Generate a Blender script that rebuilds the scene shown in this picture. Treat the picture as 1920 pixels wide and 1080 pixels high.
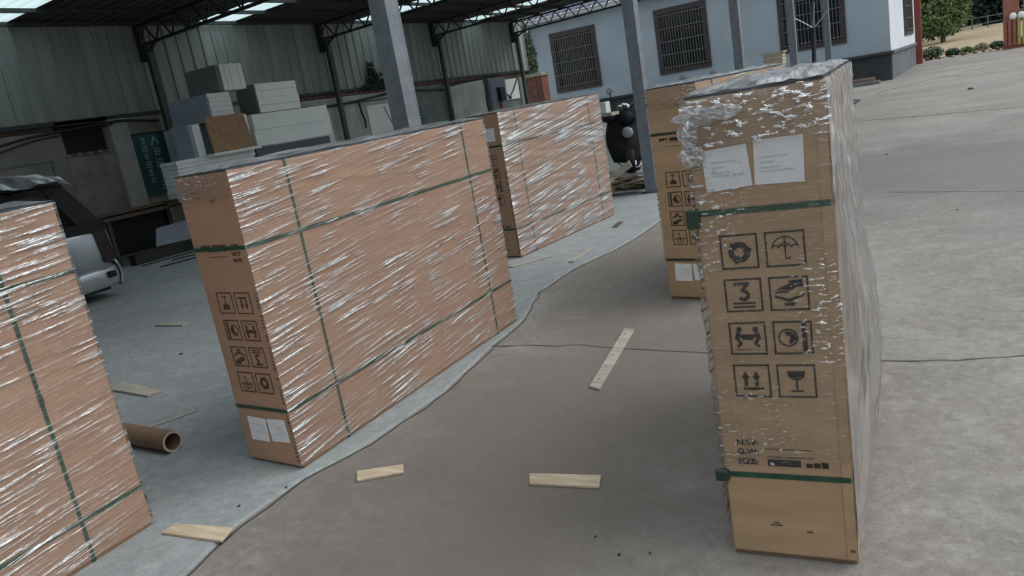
import bpy, bmesh, math, random
from mathutils import Vector, Matrix, noise

# ------------------------------------------------------------------ scene, camera, light
SC = bpy.context.scene
for o in list(bpy.data.objects): bpy.data.objects.remove(o)
COL = SC.collection
R = math.radians

cam = bpy.data.objects.new('camera', bpy.data.cameras.new('camera'))
COL.objects.link(cam); SC.camera = cam
yaw, pitch, roll = R(33.482), R(13.456), R(-9.961)
fw = Vector((-math.sin(yaw)*math.cos(pitch), math.cos(yaw)*math.cos(pitch), -math.sin(pitch)))
rt = Vector((math.cos(yaw), math.sin(yaw), 0)); up = rt.cross(fw)
r2 = math.cos(roll)*rt + math.sin(roll)*up; u2 = -math.sin(roll)*rt + math.cos(roll)*up
m = Matrix((r2, u2, -fw)).transposed().to_4x4(); m.translation = (0, 0, 1.6)
cam.matrix_world = m
cam.data.sensor_width = 36; cam.data.lens = 1434.9/1920*36
cam.data.clip_start = .05; cam.data.clip_end = 500

W = bpy.data.worlds.new('overcast'); SC.world = W; W.use_nodes = True
nt = W.node_tree; nt.nodes.clear()
wo = nt.nodes.new('ShaderNodeOutputWorld'); bg = nt.nodes.new('ShaderNodeBackground')
tc = nt.nodes.new('ShaderNodeTexCoord'); sp = nt.nodes.new('ShaderNodeSeparateXYZ'); cr = nt.nodes.new('ShaderNodeValToRGB')
nt.links.new(tc.outputs['Generated'], sp.inputs[0]); nt.links.new(sp.outputs['Z'], cr.inputs[0])
cr.color_ramp.elements[0].color = (.80, .87, .93, 1); cr.color_ramp.elements[0].position = 0
cr.color_ramp.elements[1].color = (1.35, 1.5, 1.62, 1); cr.color_ramp.elements[1].position = .8
nt.links.new(cr.outputs[0], bg.inputs[0]); bg.inputs[1].default_value = .72
nt.links.new(bg.outputs[0], wo.inputs[0])
sun = bpy.data.objects.new('veiled_sun', bpy.data.lights.new('veiled_sun', 'SUN')); COL.objects.link(sun)
sun.data.energy = 1.9; sun.data.angle = R(50); sun.data.color = (1, .97, .93)
sun.rotation_euler = Vector((.75, .35, .85)).to_track_quat('Z', 'Y').to_euler()
vs = SC.view_settings
vs.view_transform = 'Standard'; vs.look = 'None'; vs.gamma = 1; vs.use_curve_mapping = False; vs.exposure = -.1

# ------------------------------------------------------------------ materials
def newmat(name):
    m = bpy.data.materials.new(name); m.use_nodes = True
    n = m.node_tree.nodes; n.clear()
    return m, n, m.node_tree.links
def hexs(c): return tuple(c)+(1,)
def mat(name, c1, c2=None, scale=6, rough=.7, metal=0, bump=0, detail=5, stretch=(1,1,1), spec=.5, lo=.35, hi=.65, bscale=None):
    m, n, l = newmat(name)
    o = n.new('ShaderNodeOutputMaterial'); p = n.new('ShaderNodeBsdfPrincipled'); l.new(p.outputs[0], o.inputs[0])
    p.inputs['Roughness'].default_value = rough; p.inputs['Metallic'].default_value = metal
    p.inputs['Specular IOR Level'].default_value = spec
    c2 = c2 or tuple(x*.82 for x in c1)
    t = n.new('ShaderNodeTexCoord'); mp = n.new('ShaderNodeMapping'); mp.inputs['Scale'].default_value = stretch
    l.new(t.outputs['Object'], mp.inputs[0])
    nz = n.new('ShaderNodeTexNoise'); nz.inputs['Scale'].default_value = scale; nz.inputs['Detail'].default_value = detail
    l.new(mp.outputs[0], nz.inputs[0])
    r = n.new('ShaderNodeValToRGB'); r.color_ramp.elements[0].position = lo; r.color_ramp.elements[1].position = hi
    r.color_ramp.elements[0].color = hexs(c2); r.color_ramp.elements[1].color = hexs(c1)
    l.new(nz.outputs[0], r.inputs[0]); l.new(r.outputs[0], p.inputs['Base Color'])
    if bump:
        b = n.new('ShaderNodeBump'); b.inputs['Strength'].default_value = bump; b.inputs['Distance'].default_value = .01
        if bscale:
            n2 = n.new('ShaderNodeTexNoise'); n2.inputs['Scale'].default_value = bscale; n2.inputs['Detail'].default_value = 6
            l.new(mp.outputs[0], n2.inputs[0]); l.new(n2.outputs[0], b.inputs['Height'])
        else: l.new(nz.outputs[0], b.inputs['Height'])
        l.new(b.outputs[0], p.inputs['Normal'])
    return m

def concrete(name, base, dark, light, tint, stain=.55, seed=0, blobs=()):
    m, n, l = newmat(name)
    o = n.new('ShaderNodeOutputMaterial'); p = n.new('ShaderNodeBsdfPrincipled'); l.new(p.outputs[0], o.inputs[0])
    p.inputs['Roughness'].default_value = .82; p.inputs['Specular IOR Level'].default_value = .35
    t = n.new('ShaderNodeTexCoord')
    def nz(s, d, dist=0, off=0):
        mp = n.new('ShaderNodeMapping'); mp.inputs['Location'].default_value = (off+seed, off*2, 0); l.new(t.outputs['Object'], mp.inputs[0])
        x = n.new('ShaderNodeTexNoise'); x.inputs['Scale'].default_value = s; x.inputs['Detail'].default_value = d
        x.inputs['Distortion'].default_value = dist; l.new(mp.outputs[0], x.inputs[0]); return x.outputs[0]
    def ramp(v, a, b):
        r = n.new('ShaderNodeMapRange'); r.inputs[1].default_value = a; r.inputs[2].default_value = b; l.new(v, r.inputs[0]); return r.outputs[0]
    def mix(f, a, b, fm=1):
        x = n.new('ShaderNodeMix'); x.data_type = 'RGBA'
        if fm != 1:
            k = n.new('ShaderNodeMath'); k.operation = 'MULTIPLY'; l.new(f, k.inputs[0]); k.inputs[1].default_value = fm; f = k.outputs[0]
        l.new(f, x.inputs[0])
        for i, c in ((6, a), (7, b)):
            if isinstance(c, tuple): x.inputs[i].default_value = hexs(c)
            else: l.new(c, x.inputs[i])
        return x.outputs[2]
    c = mix(ramp(nz(.55, 6, .6), .35, .65), base, dark, stain)
    c = mix(ramp(nz(1.7, 5, .3, 7), .45, .7), c, tint, .5)
    c = mix(ramp(nz(5, 8, 0, 3), .5, .72), c, light, .35)
    c = mix(ramp(nz(14, 10, .4, 9), .46, .70), c, dark, .36); c = mix(ramp(nz(22, 9, .2, 19), .5, .7), c, light, .3)
    c = mix(ramp(nz(80, 4, 0, 5), .56, .74), c, tuple(x*.45 for x in dark), .5)
    for (cx, cy, rx, ry, ang, col, amt) in blobs:      # broad wet stains, and darker brownish patches, with ragged outlines
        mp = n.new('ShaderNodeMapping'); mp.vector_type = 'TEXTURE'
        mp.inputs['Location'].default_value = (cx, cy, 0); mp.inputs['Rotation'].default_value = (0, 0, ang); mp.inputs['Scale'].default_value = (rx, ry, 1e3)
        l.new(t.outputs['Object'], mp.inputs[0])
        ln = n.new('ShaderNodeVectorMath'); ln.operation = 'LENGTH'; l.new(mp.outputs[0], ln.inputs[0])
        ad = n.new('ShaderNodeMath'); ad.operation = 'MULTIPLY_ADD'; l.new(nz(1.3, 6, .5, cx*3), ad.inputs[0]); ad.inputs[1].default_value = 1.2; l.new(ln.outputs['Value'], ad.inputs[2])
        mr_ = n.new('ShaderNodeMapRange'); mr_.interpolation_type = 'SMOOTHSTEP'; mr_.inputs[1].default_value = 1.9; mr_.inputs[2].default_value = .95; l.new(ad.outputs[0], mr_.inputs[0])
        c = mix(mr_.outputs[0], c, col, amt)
    l.new(c, p.inputs['Base Color'])
    b = n.new('ShaderNodeBump'); b.inputs['Strength'].default_value = .35; b.inputs['Distance'].default_value = .006
    l.new(nz(45, 9, 0, 2), b.inputs['Height']); l.new(b.outputs[0], p.inputs['Normal'])
    return m

def film_mat(name, sx, sy, rot, lo, hi, base=.05, amt=.6, rough=.16, milk=.35, bump=.6, nscale=1.0, patch=(.35, .6), haze=.02, pm=.12, bd=.012):
    """thin clear stretch wrap: transparent sheet, glossy, milky where it is folded on itself, streak highlights painted in as milk"""
    m, n, l = newmat(name)
    o = n.new('ShaderNodeOutputMaterial')
    t = n.new('ShaderNodeTexCoord'); mp = n.new('ShaderNodeMapping')
    mp0 = n.new('ShaderNodeMapping'); mp0.inputs['Rotation'].default_value = (0, 0, rot); l.new(t.outputs['UV'], mp0.inputs[0])
    mp.inputs['Scale'].default_value = (sx, sy, 1); l.new(mp0.outputs[0], mp.inputs[0])
    nz = n.new('ShaderNodeTexNoise'); nz.inputs['Scale'].default_value = nscale; nz.inputs['Detail'].default_value = 4
    nz.inputs['Roughness'].default_value = .55; nz.inputs['Distortion'].default_value = .25
    l.new(mp.outputs[0], nz.inputs[0])
    n2 = n.new('ShaderNodeTexNoise'); n2.inputs['Scale'].default_value = 2.2; n2.inputs['Detail'].default_value = 2
    l.new(mp0.outputs[0], n2.inputs[0])
    def mr(v, a, b, c=0, d=1):
        r = n.new('ShaderNodeMapRange'); r.inputs[1].default_value = a; r.inputs[2].default_value = b
        r.inputs[3].default_value = c; r.inputs[4].default_value = d; l.new(v, r.inputs[0]); return r.outputs[0]
    def mul(a, b, op='MULTIPLY'):
        k = n.new('ShaderNodeMath'); k.operation = op; k.use_clamp = True
        for i, v in enumerate((a, b)):
            if isinstance(v, (int, float)): k.inputs[i].default_value = v
            else: l.new(v, k.inputs[i])
        return k.outputs[0]
    mask = mul(mr(nz.outputs[0], lo, hi), mr(n2.outputs[0], patch[0], patch[1], pm, 1))
    bp = n.new('ShaderNodeBump'); bp.inputs['Strength'].default_value = bump; bp.inputs['Distance'].default_value = bd
    l.new(nz.outputs[0], bp.inputs['Height'])
    gl = n.new('ShaderNodeBsdfGlossy'); gl.inputs['Roughness'].default_value = rough; l.new(bp.outputs[0], gl.inputs['Normal'])
    df = n.new('ShaderNodeBsdfDiffuse'); df.inputs[0].default_value = (.86, .88, .9, 1)
    tl = n.new('ShaderNodeBsdfTranslucent'); tl.inputs[0].default_value = (.86, .88, .9, 1)
    tr = n.new('ShaderNodeBsdfTransparent'); tr.inputs[0].default_value = (.985, .985, .985, 1)
    lw = n.new('ShaderNodeLayerWeight'); lw.inputs[0].default_value = .25
    m1 = n.new('ShaderNodeMixShader'); m1.inputs[0].default_value = .5; l.new(df.outputs[0], m1.inputs[1]); l.new(tl.outputs[0], m1.inputs[2])
    m2 = n.new('ShaderNodeMixShader'); l.new(mul(mul(mask, milk), haze, 'ADD'), m2.inputs[0]); l.new(tr.outputs[0], m2.inputs[1]); l.new(m1.outputs[0], m2.inputs[2])  # milk also paints white highlight streaks into the film
    f = mul(mul(mul(mask, amt), base, 'ADD'), mul(lw.outputs['Fresnel'], .35), 'ADD')
    m3 = n.new('ShaderNodeMixShader'); l.new(f, m3.inputs[0]); l.new(m2.outputs[0], m3.inputs[1]); l.new(gl.outputs[0], m3.inputs[2])
    l.new(m3.outputs[0], o.inputs[0])
    return m

def translucent(name, c, mixv=.6):
    m, n, l = newmat(name)
    o = n.new('ShaderNodeOutputMaterial'); a = n.new('ShaderNodeBsdfTranslucent'); b = n.new('ShaderNodeBsdfTransparent'); x = n.new('ShaderNodeMixShader')
    a.inputs[0].default_value = hexs(c); b.inputs[0].default_value = hexs(c); x.inputs[0].default_value = mixv
    l.new(b.outputs[0], x.inputs[1]); l.new(a.outputs[0], x.inputs[2]); l.new(x.outputs[0], o.inputs[0]); return m

def glassy(name, c, alpha=.35, rough=.05):
    m, n, l = newmat(name)
    o = n.new('ShaderNodeOutputMaterial'); a = n.new('ShaderNodeBsdfGlossy'); b = n.new('ShaderNodeBsdfTransparent'); x = n.new('ShaderNodeMixShader')
    a.inputs[1].default_value = rough; b.inputs[0].default_value = hexs(c)
    lw = n.new('ShaderNodeLayerWeight'); lw.inputs[0].default_value = alpha; l.new(lw.outputs['Fresnel'], x.inputs[0])
    l.new(b.outputs[0], x.inputs[1]); l.new(a.outputs[0], x.inputs[2]); l.new(x.outputs[0], o.inputs[0]); return m

M = {}
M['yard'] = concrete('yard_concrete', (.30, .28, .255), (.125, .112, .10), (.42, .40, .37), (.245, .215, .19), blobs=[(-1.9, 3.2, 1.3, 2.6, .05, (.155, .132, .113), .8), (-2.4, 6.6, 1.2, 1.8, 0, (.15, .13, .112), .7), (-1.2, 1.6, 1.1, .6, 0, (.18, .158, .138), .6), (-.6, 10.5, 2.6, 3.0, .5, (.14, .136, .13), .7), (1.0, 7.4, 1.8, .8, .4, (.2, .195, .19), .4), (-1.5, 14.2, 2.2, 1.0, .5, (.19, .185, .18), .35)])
M['slab'] = concrete('shed_slab_concrete', (.31, .33, .33), (.16, .175, .18), (.44, .455, .45), (.24, .26, .27), .4, 13)
M['crack'] = mat('crack', (.05, .045, .04))
M['card_pink'] = mat('kraft_cardboard', (.43, .262, .172), (.39, .232, .148), scale=2, rough=.75, bump=.15, bscale=40, stretch=(1, 1, 6))
M['card_tan'] = mat('kraft_cardboard_tan', (.45, .305, .18), (.38, .25, .148), scale=2.5, rough=.75, bump=.15, bscale=40, stretch=(1, 1, 6))
M['card_dark'] = mat('cardboard_edge', (.25, .15, .09), scale=8)
M['ink'] = mat('print_ink', (.03, .022, .018), rough=.7)
M['ink_mid'] = mat('print_ink_mid', (.075, .045, .032), rough=.7)  # browner ink for the low-contrast end prints
M['ink_soft'] = mat('print_ink_soft', (.12, .08, .055), rough=.7)
M['paper'] = mat('paper_label', (.78, .79, .80), (.74, .75, .77), scale=3, rough=.6)
M['paper_ink'] = mat('label_print', (.60, .61, .63))
M['strap'] = mat('green_strap', (.025, .085, .045), (.015, .05, .028), scale=30, rough=.35, stretch=(1, 1, 1))
M['strap_dark'] = mat('dark_green_strap', (.02, .045, .03), rough=.4)
M['topsheet'] = mat('grey_top_sheet', (.075, .085, .10), (.04, .045, .055), scale=5, rough=.6)
M['film'] = film_mat('stretch_film', 2.6, 66, R(-5), .515, .60, base=.035, amt=1.0, rough=.16, milk=.75, patch=(.43, .60), pm=.08, haze=.03, bd=.035, bump=1)
M['film_b'] = film_mat('stretch_film_bunched', 1.4, 38, R(-8), .47, .62, base=.06, amt=1.2, rough=.18, milk=.8, bd=.035, patch=(.38, .58), pm=.1, haze=.05)
M['film_crinkle'] = film_mat('stretch_film_crinkled', 34, 95, R(-6), .57, .62, base=.03, amt=1.6, rough=.08, milk=.35, bump=1, patch=(.47, .62), pm=.06, haze=.02, bd=.03)
M['film_loose'] = film_mat('stretch_film_loose', 12, 1.8, R(8), .44, .62, base=.16, amt=1.1, rough=.16, milk=.75, haze=.28, bd=.04, bump=.9, patch=(.2, .5))
M['film_top'] = film_mat('stretch_film_top', 2.6, 30, R(4), .42, .62, base=.08, amt=.75, rough=.22, milk=.7, bump=.8, patch=(.25, .55), haze=.12)
M['film_glint'] = film_mat('stretch_film_glint', 26, 60, R(-4), .55, .59, base=.04, amt=2, rough=.06, milk=.25, bump=1, patch=(.40, .56), pm=.0, haze=.015, bd=.04)
M['film_lump'] = film_mat('stretch_film_lump', 14, 30, R(20), .50, .62, base=.05, amt=1.0, rough=.12, milk=.4, bump=1, patch=(.3, .6), haze=.14, bd=.02)
M['wood'] = mat('pale_batten_wood', (.60, .50, .36), (.45, .35, .23), scale=5, rough=.7, stretch=(1, 8, 8))
M['wood_grey'] = mat('grey_batten_wood', (.42, .39, .33), (.3, .27, .22), scale=5, stretch=(1, 6, 6))
M['wood_brown'] = mat('old_brown_plank', (.12, .075, .05), (.06, .04, .03), scale=6, stretch=(6, 1, 6))
M['tube'] = mat('cardboard_tube', (.26, .165, .10), (.2, .12, .075), scale=9)
M['tube_end'] = mat('tube_cut_end', (.55, .45, .36))
M['steel_blue'] = mat('blue_grey_post_paint', (.20, .225, .25), (.15, .17, .19), scale=8, rough=.5, bump=.1)
M['steel_dark'] = mat('dark_truss_steel', (.045, .047, .045), (.025, .026, .026), scale=9, rough=.6)
M['steel_post'] = mat('dull_green_post_steel', (.08, .085, .08), (.05, .052, .05), scale=9, rough=.6)
M['roof_under'] = mat('roof_sheet_underside', (.13, .12, .105), (.07, .064, .058), scale=1.5, rough=.7, stretch=(.3, 4, 1))
M['skylight'] = translucent('translucent_roof_sheet', (.72, .86, .86), .75)
M['clad'] = mat('weathered_wall_sheet', (.30, .325, .31), (.20, .225, .215), scale=1.3, rough=.6, stretch=(1, 3, .35))
M['plaster'] = mat('old_wall_plaster', (.30, .285, .245), (.19, .18, .155), scale=1.6, rough=.9, bump=.3)
M['plaster_w'] = mat('whitewashed_plaster', (.50, .49, .45), (.36, .36, .33), scale=2.2, rough=.9, bump=.3)
M['plaster_pink'] = mat('peeling_pinkish_plaster', (.36, .31, .32), (.24, .185, .17), scale=2.6, rough=.9, bump=.5)
M['plaster_g'] = mat('grey_green_plaster', (.22, .25, .23), (.16, .18, .17), scale=2, rough=.9)
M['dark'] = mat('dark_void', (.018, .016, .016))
M['brick'] = mat('red_brick', (.27, .105, .07), (.17, .075, .055), scale=14, rough=.9, bump=.4)
M['brick2'] = mat('burnt_brick', (.17, .09, .07), (.11, .06, .05), scale=14, rough=.9, bump=.4)
M['mortar'] = mat('mortar', (.17, .15, .13))
M['cable'] = mat('black_cable', (.02, .02, .022), rough=.5)
M['board_green'] = mat('green_notice_board', (.012, .085, .095), (.008, .06, .07), scale=2, rough=.5)
M['board_ink'] = mat('board_lettering', (.42, .56, .54), (.2, .32, .3), scale=6)
M['sign_green'] = mat('sign_green_paint', (.03, .12, .085))
M['foam'] = mat('white_foam_sheet', (.80, .81, .78), (.74, .75, .73), scale=4, rough=.8)
M['foam_blue'] = mat('blue_grey_foam_and_shade', (.30, .34, .40), (.26, .29, .34), scale=3, rough=.85)  # blue-grey foam, also shade painted on bundle faces turned from the yard
M['foam_shade'] = mat('shaded_foam_face', (.16, .175, .165), scale=3, rough=.85)  # shade painted as dark grey on foam faces turned from the yard
M['fibre'] = mat('brown_fibreboard', (.36, .22, .12), (.27, .16, .085), scale=9, rough=.8)
M['ply'] = mat('plywood_offcut', (.46, .38, .28), (.3, .24, .17), scale=6, stretch=(1, 5, 1))
M['tarp'] = mat('grey_sheet', (.10, .105, .11), rough=.6)
M['leaf'] = mat('leaf_green', (.06, .10, .04), (.03, .055, .025), scale=5, rough=.7)
M['leaf2'] = mat('leaf_light_green', (.13, .19, .06), (.07, .11, .035), scale=1.2, rough=.7)
M['leaf3'] = mat('leaf_dark_green', (.025, .05, .03), (.015, .03, .018), scale=2, rough=.7)
M['bark'] = mat('bark', (.10, .08, .06), scale=8, bump=.5)
M['field'] = mat('dry_field', (.40, .30, .20), (.29, .24, .14), scale=.8, rough=.95, bump=.4)
M['blue_wall'] = mat('pale_blue_wall_paint', (.36, .43, .485), (.30, .365, .42), scale=.7, rough=.8, bump=.1)
M['side_wall_lit'] = mat('lit_side_wall_paint', (.72, .76, .80), (.66, .70, .74), scale=.7, rough=.8)  # brighter daylight on the side wall painted in as a paler colour
M['plinth'] = mat('dark_plinth_paint', (.045, .05, .055), (.03, .034, .038), scale=2, rough=.8)
M['plinth_side'] = mat('grey_and_lit_plinth_paint', (.16, .17, .19), (.11, .12, .13), scale=2, rough=.8)  # paler plinth copy with the side's light painted in; also plain grey
M['trim_white'] = mat('white_eave_paint', (.72, .75, .77), (.62, .66, .69), scale=3)
M['roof_blue'] = mat('blue_roof_sheet', (.07, .10, .16), (.05, .07, .12), scale=3, rough=.5)
M['win_frame'] = mat('brown_window_frame', (.05, .038, .038), (.035, .027, .028), scale=5, rough=.5)
M['bar'] = mat('window_bar_steel', (.16, .155, .15), rough=.5)
M['winglass'] = mat('dark_window_glass', (.014, .019, .022), (.008, .011, .014), scale=1, rough=.25)
M['curtain'] = mat('dim_curtain', (.10, .105, .10))
M['red'] = mat('red_paint', (.28, .07, .05), (.2, .05, .04), scale=3, rough=.6)
M['rust'] = mat('red_brown_gate', (.33, .13, .09), (.24, .09, .06), scale=3, rough=.7)
M['yellow'] = mat('faded_yellow_paint', (.42, .36, .12), scale=4)
M['car'] = mat('silver_car_paint', (.36, .39, .42), (.33, .36, .39), scale=1, rough=.28, metal=.55)
M['car_black'] = mat('black_car_trim', (.010, .011, .012), rough=.55, spec=.2)
M['car_glass'] = glassy('tinted_car_glass', (.10, .12, .13), alpha=.12)
M['lamp_red'] = mat('dark_tail_lamp', (.02, .010, .010), rough=.15)
M['chrome'] = mat('chrome', (.7, .7, .7), rough=.15, metal=1)
M['rubber'] = mat('black_rubber', (.016, .016, .016), rough=.7)
M['apron'] = mat('black_quilted_cloth', (.010, .011, .013), rough=.75, bump=.4, scale=5)
M['sheet'] = film_mat('cloudy_plastic_sheet', 5, 5, R(30), .3, .7, base=.08, amt=.25, rough=.3, milk=.75, bump=1, patch=(0, .3))
M['lens'] = mat('lamp_lens', (.28, .3, .31), rough=.1)
M['white_paint'] = mat('white_plastic', (.7, .7, .69), rough=.5)
M['cabinet'] = mat('grey_blue_cabinet', (.17, .21, .23), (.13, .16, .18), scale=2, rough=.5)
M['navy'] = mat('navy_plastic', (.015, .02, .035), rough=.5)

# ------------------------------------------------------------------ mesh helpers
class B:
    def __init__(s): s.v = []; s.f = []; s.uv = None
    def quad(s, a, b, c, d):
        k = len(s.v); s.v += [Vector(a), Vector(b), Vector(c), Vector(d)]; s.f.append((k, k+1, k+2, k+3)); return s
    def ngon(s, pts):
        k = len(s.v); s.v += [Vector(p) for p in pts]; s.f.append(tuple(range(k, k+len(pts)))); return s
    def hexa(s, p):   # p: 4 bottom (ccw), 4 top
        k = len(s.v); s.v += [Vector(q) for q in p]
        s.f += [tuple(k+i for i in f) for f in ((3, 2, 1, 0), (4, 5, 6, 7), (0, 1, 5, 4), (1, 2, 6, 5), (2, 3, 7, 6), (3, 0, 4, 7))]; return s
    def box(s, x0, y0, z0, x1, y1, z1):
        return s.hexa([(x0, y0, z0), (x1, y0, z0), (x1, y1, z0), (x0, y1, z0), (x0, y0, z1), (x1, y0, z1), (x1, y1, z1), (x0, y1, z1)])
    def obox(s, c, dx, dy, dz):  # oriented box: centre and three half-vectors
        c, dx, dy, dz = Vector(c), Vector(dx), Vector(dy), Vector(dz)
        return s.hexa([c-dx-dy-dz, c+dx-dy-dz, c+dx+dy-dz, c-dx+dy-dz, c-dx-dy+dz, c+dx-dy+dz, c+dx+dy+dz, c-dx+dy+dz])
    def bar(s, a, b, w, h=None, upv=(0, 0, 1)):
        a, b = Vector(a), Vector(b); d = (b-a).normalized(); u = Vector(upv)
        if abs(d.dot(u)) > .98: u = Vector((1, 0, 0))
        x = d.cross(u).normalized(); y = x.cross(d); h = h or w
        return s.obox((a+b)/2, (b-a)/2, x*w/2, y*h/2)
    def tube(s, pts, r, n=8, caps=True):
        pts = [Vector(p) for p in pts]; rs = r if isinstance(r, (list, tuple)) else [r]*len(pts); k0 = len(s.v)
        ref = Vector((0, 0, 1)); d0 = (pts[1]-pts[0]).normalized()
        if abs(d0.dot(ref)) > .9: ref = Vector((1, 0, 0))
        for i, p in enumerate(pts):
            d = (pts[min(i+1, len(pts)-1)]-pts[max(i-1, 0)]).normalized()
            x = d.cross(ref).normalized(); y = x.cross(d)
            for j in range(n):
                a = 2*math.pi*j/n; s.v.append(p+(x*math.cos(a)+y*math.sin(a))*rs[i])
        for i in range(len(pts)-1):
            for j in range(n):
                a = k0+i*n+j; b = k0+i*n+(j+1) % n; s.f.append((a, b, b+n, a+n))
        if caps:
            s.f.append(tuple(k0+j for j in reversed(range(n)))); e = k0+(len(pts)-1)*n; s.f.append(tuple(e+j for j in range(n)))
        return s
    def lathe(s, c, ax, prof, n=20):  # prof: (dist along axis, radius)
        c, ax = Vector(c), Vector(ax).normalized(); ref = Vector((0, 0, 1)) if abs(ax.z) < .9 else Vector((1, 0, 0))
        x = ax.cross(ref).normalized(); y = x.cross(ax); k0 = len(s.v)
        for (t, r) in prof:
            for j in range(n):
                a = 2*math.pi*j/n; s.v.append(c+ax*t+(x*math.cos(a)+y*math.sin(a))*r)
        for i in range(len(prof)-1):
            for j in range(n):
                a = k0+i*n+j; b = k0+i*n+(j+1) % n; s.f.append((a, b, b+n, a+n))
        s.f.append(tuple(k0+j for j in reversed(range(n)))); e = k0+(len(prof)-1)*n; s.f.append(tuple(e+j for j in range(n)))
        return s
    def grid(s, fn, nu, nv, uvfn=None, wrap=False):
        k0 = len(s.v)
        for j in range(nv+1):
            for i in range(nu+1): s.v.append(Vector(fn(i/nu, j/nv)))
        for j in range(nv):
            for i in range(nu):
                a = k0+j*(nu+1)+i; s.f.append((a, a+1, a+nu+2, a+nu+1))
        if uvfn:
            if s.uv is None: s.uv = {}
            for j in range(nv+1):
                for i in range(nu+1): s.uv[k0+j*(nu+1)+i] = uvfn(i/nu, j/nv)
        return s

WL = {}
def obj(name, b, m, parent=None, smooth=False, bevel=0, thick=0):
    lo = Vector((min(v.x for v in b.v), min(v.y for v in b.v), min(v.z for v in b.v)))
    hi = Vector((max(v.x for v in b.v), max(v.y for v in b.v), max(v.z for v in b.v)))
    base = Vector(((lo.x+hi.x)/2, (lo.y+hi.y)/2, lo.z))
    me = bpy.data.meshes.new(name); me.from_pydata([tuple(v-base) for v in b.v], [], b.f)
    if b.uv:
        ul = me.uv_layers.new(name='UVMap')
        for lp in me.loops: ul.data[lp.index].uv = b.uv.get(lp.vertex_index, (0, 0))
    me.materials.append(M[m] if isinstance(m, str) else m)
    if smooth:
        for p in me.polygons: p.use_smooth = True
    o = bpy.data.objects.new(name, me); COL.objects.link(o)
    pw = WL.get(parent.name, Vector()) if parent else Vector()
    o.location = base-pw; WL[o.name] = base
    if parent: o.parent = parent
    if bevel:
        k = o.modifiers.new('bevel', 'BEVEL'); k.width = bevel; k.segments = 2; k.limit_method = 'ANGLE'
    if thick:
        k = o.modifiers.new('thick', 'SOLIDIFY'); k.thickness = thick
    return o
def tag(o, label, cat, group=None):
    o['label'] = label; o['category'] = cat
    if group: o['group'] = group
    return o
def thing(name, label, cat, loc=(0, 0, 0), group=None):
    o = bpy.data.objects.new(name, None); COL.objects.link(o); o.location = loc; WL[o.name] = Vector(loc)
    o.empty_display_size = .1
    return tag(o, label, cat, group)
def struct(name, b, m, parent=None, **k):
    o = obj(name, b, m, parent, **k); o['kind'] = 'structure'; return o
def sroot(name, loc=(0, 0, 0)):
    o = bpy.data.objects.new(name, None); COL.objects.link(o); o.location = loc; WL[o.name] = Vector(loc); o['kind'] = 'structure'; return o
def dup(root, loc=None, rotz=None, label=None):
    r = root.copy(); COL.objects.link(r)
    if loc is not None: r.location = loc
    if rotz is not None: r.rotation_euler = (0, 0, rotz)
    if label: r['label'] = label
    for ch in list(root.children):
        c = ch.copy(); COL.objects.link(c); c.parent = r
        for g in list(ch.children):
            d = g.copy(); COL.objects.link(d); d.parent = c
    return r
def sub(b, s):  # share mesh for repeated pieces
    return b
def N(x, y=0, z=0): return noise.noise(Vector((x, y, z)))
rnd = random.Random(7)

# ------------------------------------------------------------------ ground
def ground_edge():
    return [(-2.70, .3), (-2.76, 1.1), (-2.79, 1.485), (-2.89, 1.835), (-2.905, 2.25), (-2.83, 2.65), (-2.83, 3.342), (-2.98, 4.1), (-3.06, 4.69), (-3.34, 5.4), (-3.38, 6.27), (-3.27, 6.86), (-3.25, 7.56), (-3.31, 8.38), (-3.45, 9.4), (-3.6, 10.4), (-3.7, 13), (-3.8, 26)]
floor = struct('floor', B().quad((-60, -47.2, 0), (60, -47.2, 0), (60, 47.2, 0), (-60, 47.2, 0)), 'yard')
ge = [(-2.6, -9)] + ground_edge()
def jag(p, i):
    return (p[0]+.02*N(p[1]*9, 3), p[1])
fine = []
for i in range(len(ge)-1):
    a, b_ = ge[i], ge[i+1]; k = max(1, int((b_[1]-a[1])/.12))
    for j in range(k):
        t = j/k; fine.append(jag((a[0]+(b_[0]-a[0])*t, a[1]+(b_[1]-a[1])*t), j))
fine.append(ge[-1])
sb = B(); 
for i in range(len(fine)-1):
    p, q = fine[i], fine[i+1]
    sb.quad((-15.2, p[1], .012), (p[0], p[1], .012), (q[0], q[1], .012), (-15.2, q[1], .012))
    sb.quad((p[0], p[1], .012), (p[0]+.012, p[1], 0), (q[0]+.012, q[1], 0), (q[0], q[1], .012))
struct('floor_slab', sb, 'slab')
def crackline(pts, w, name='crack', z=.004, seed=0):
    b = B(); P = []
    for i in range(len(pts)-1):
        a, c = Vector(pts[i]), Vector(pts[i+1]); k = max(2, int((c-a).length/.07))
        for j in range(k):
            p = a+(c-a)*(j/k); P.append((p.x+.025*N(p.x*5+seed, p.y*5), p.y+.025*N(p.x*5, p.y*5+9+seed)))
    P.append(tuple(pts[-1]))
    for i in range(len(P)-1):
        (x0, y0), (x1, y1) = P[i], P[i+1]; d = Vector((x1-x0, y1-y0)).normalized(); n_ = Vector((-d.y, d.x))
        w0 = w*(.5+.9*abs(N(i*.7, seed))); w1 = w*(.5+.9*abs(N((i+1)*.7, seed)))
        b.quad((x0-n_.x*w0, y0-n_.y*w0, z), (x1-n_.x*w1, y1-n_.y*w1, z), (x1+n_.x*w1, y1+n_.y*w1, z), (x0+n_.x*w0, y0+n_.y*w0, z))
    return obj(name, b, 'crack', floor)
crackline([(-2.98, 4.13), (-2.35, 4.18), (-1.88, 4.14), (-1.43, 4.09), (-.9, 4.06), (-.55, 4.077), (-.168, 4.09), (.1, 4.2), (.9, 4.5), (2, 4.4)], .006)
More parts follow.
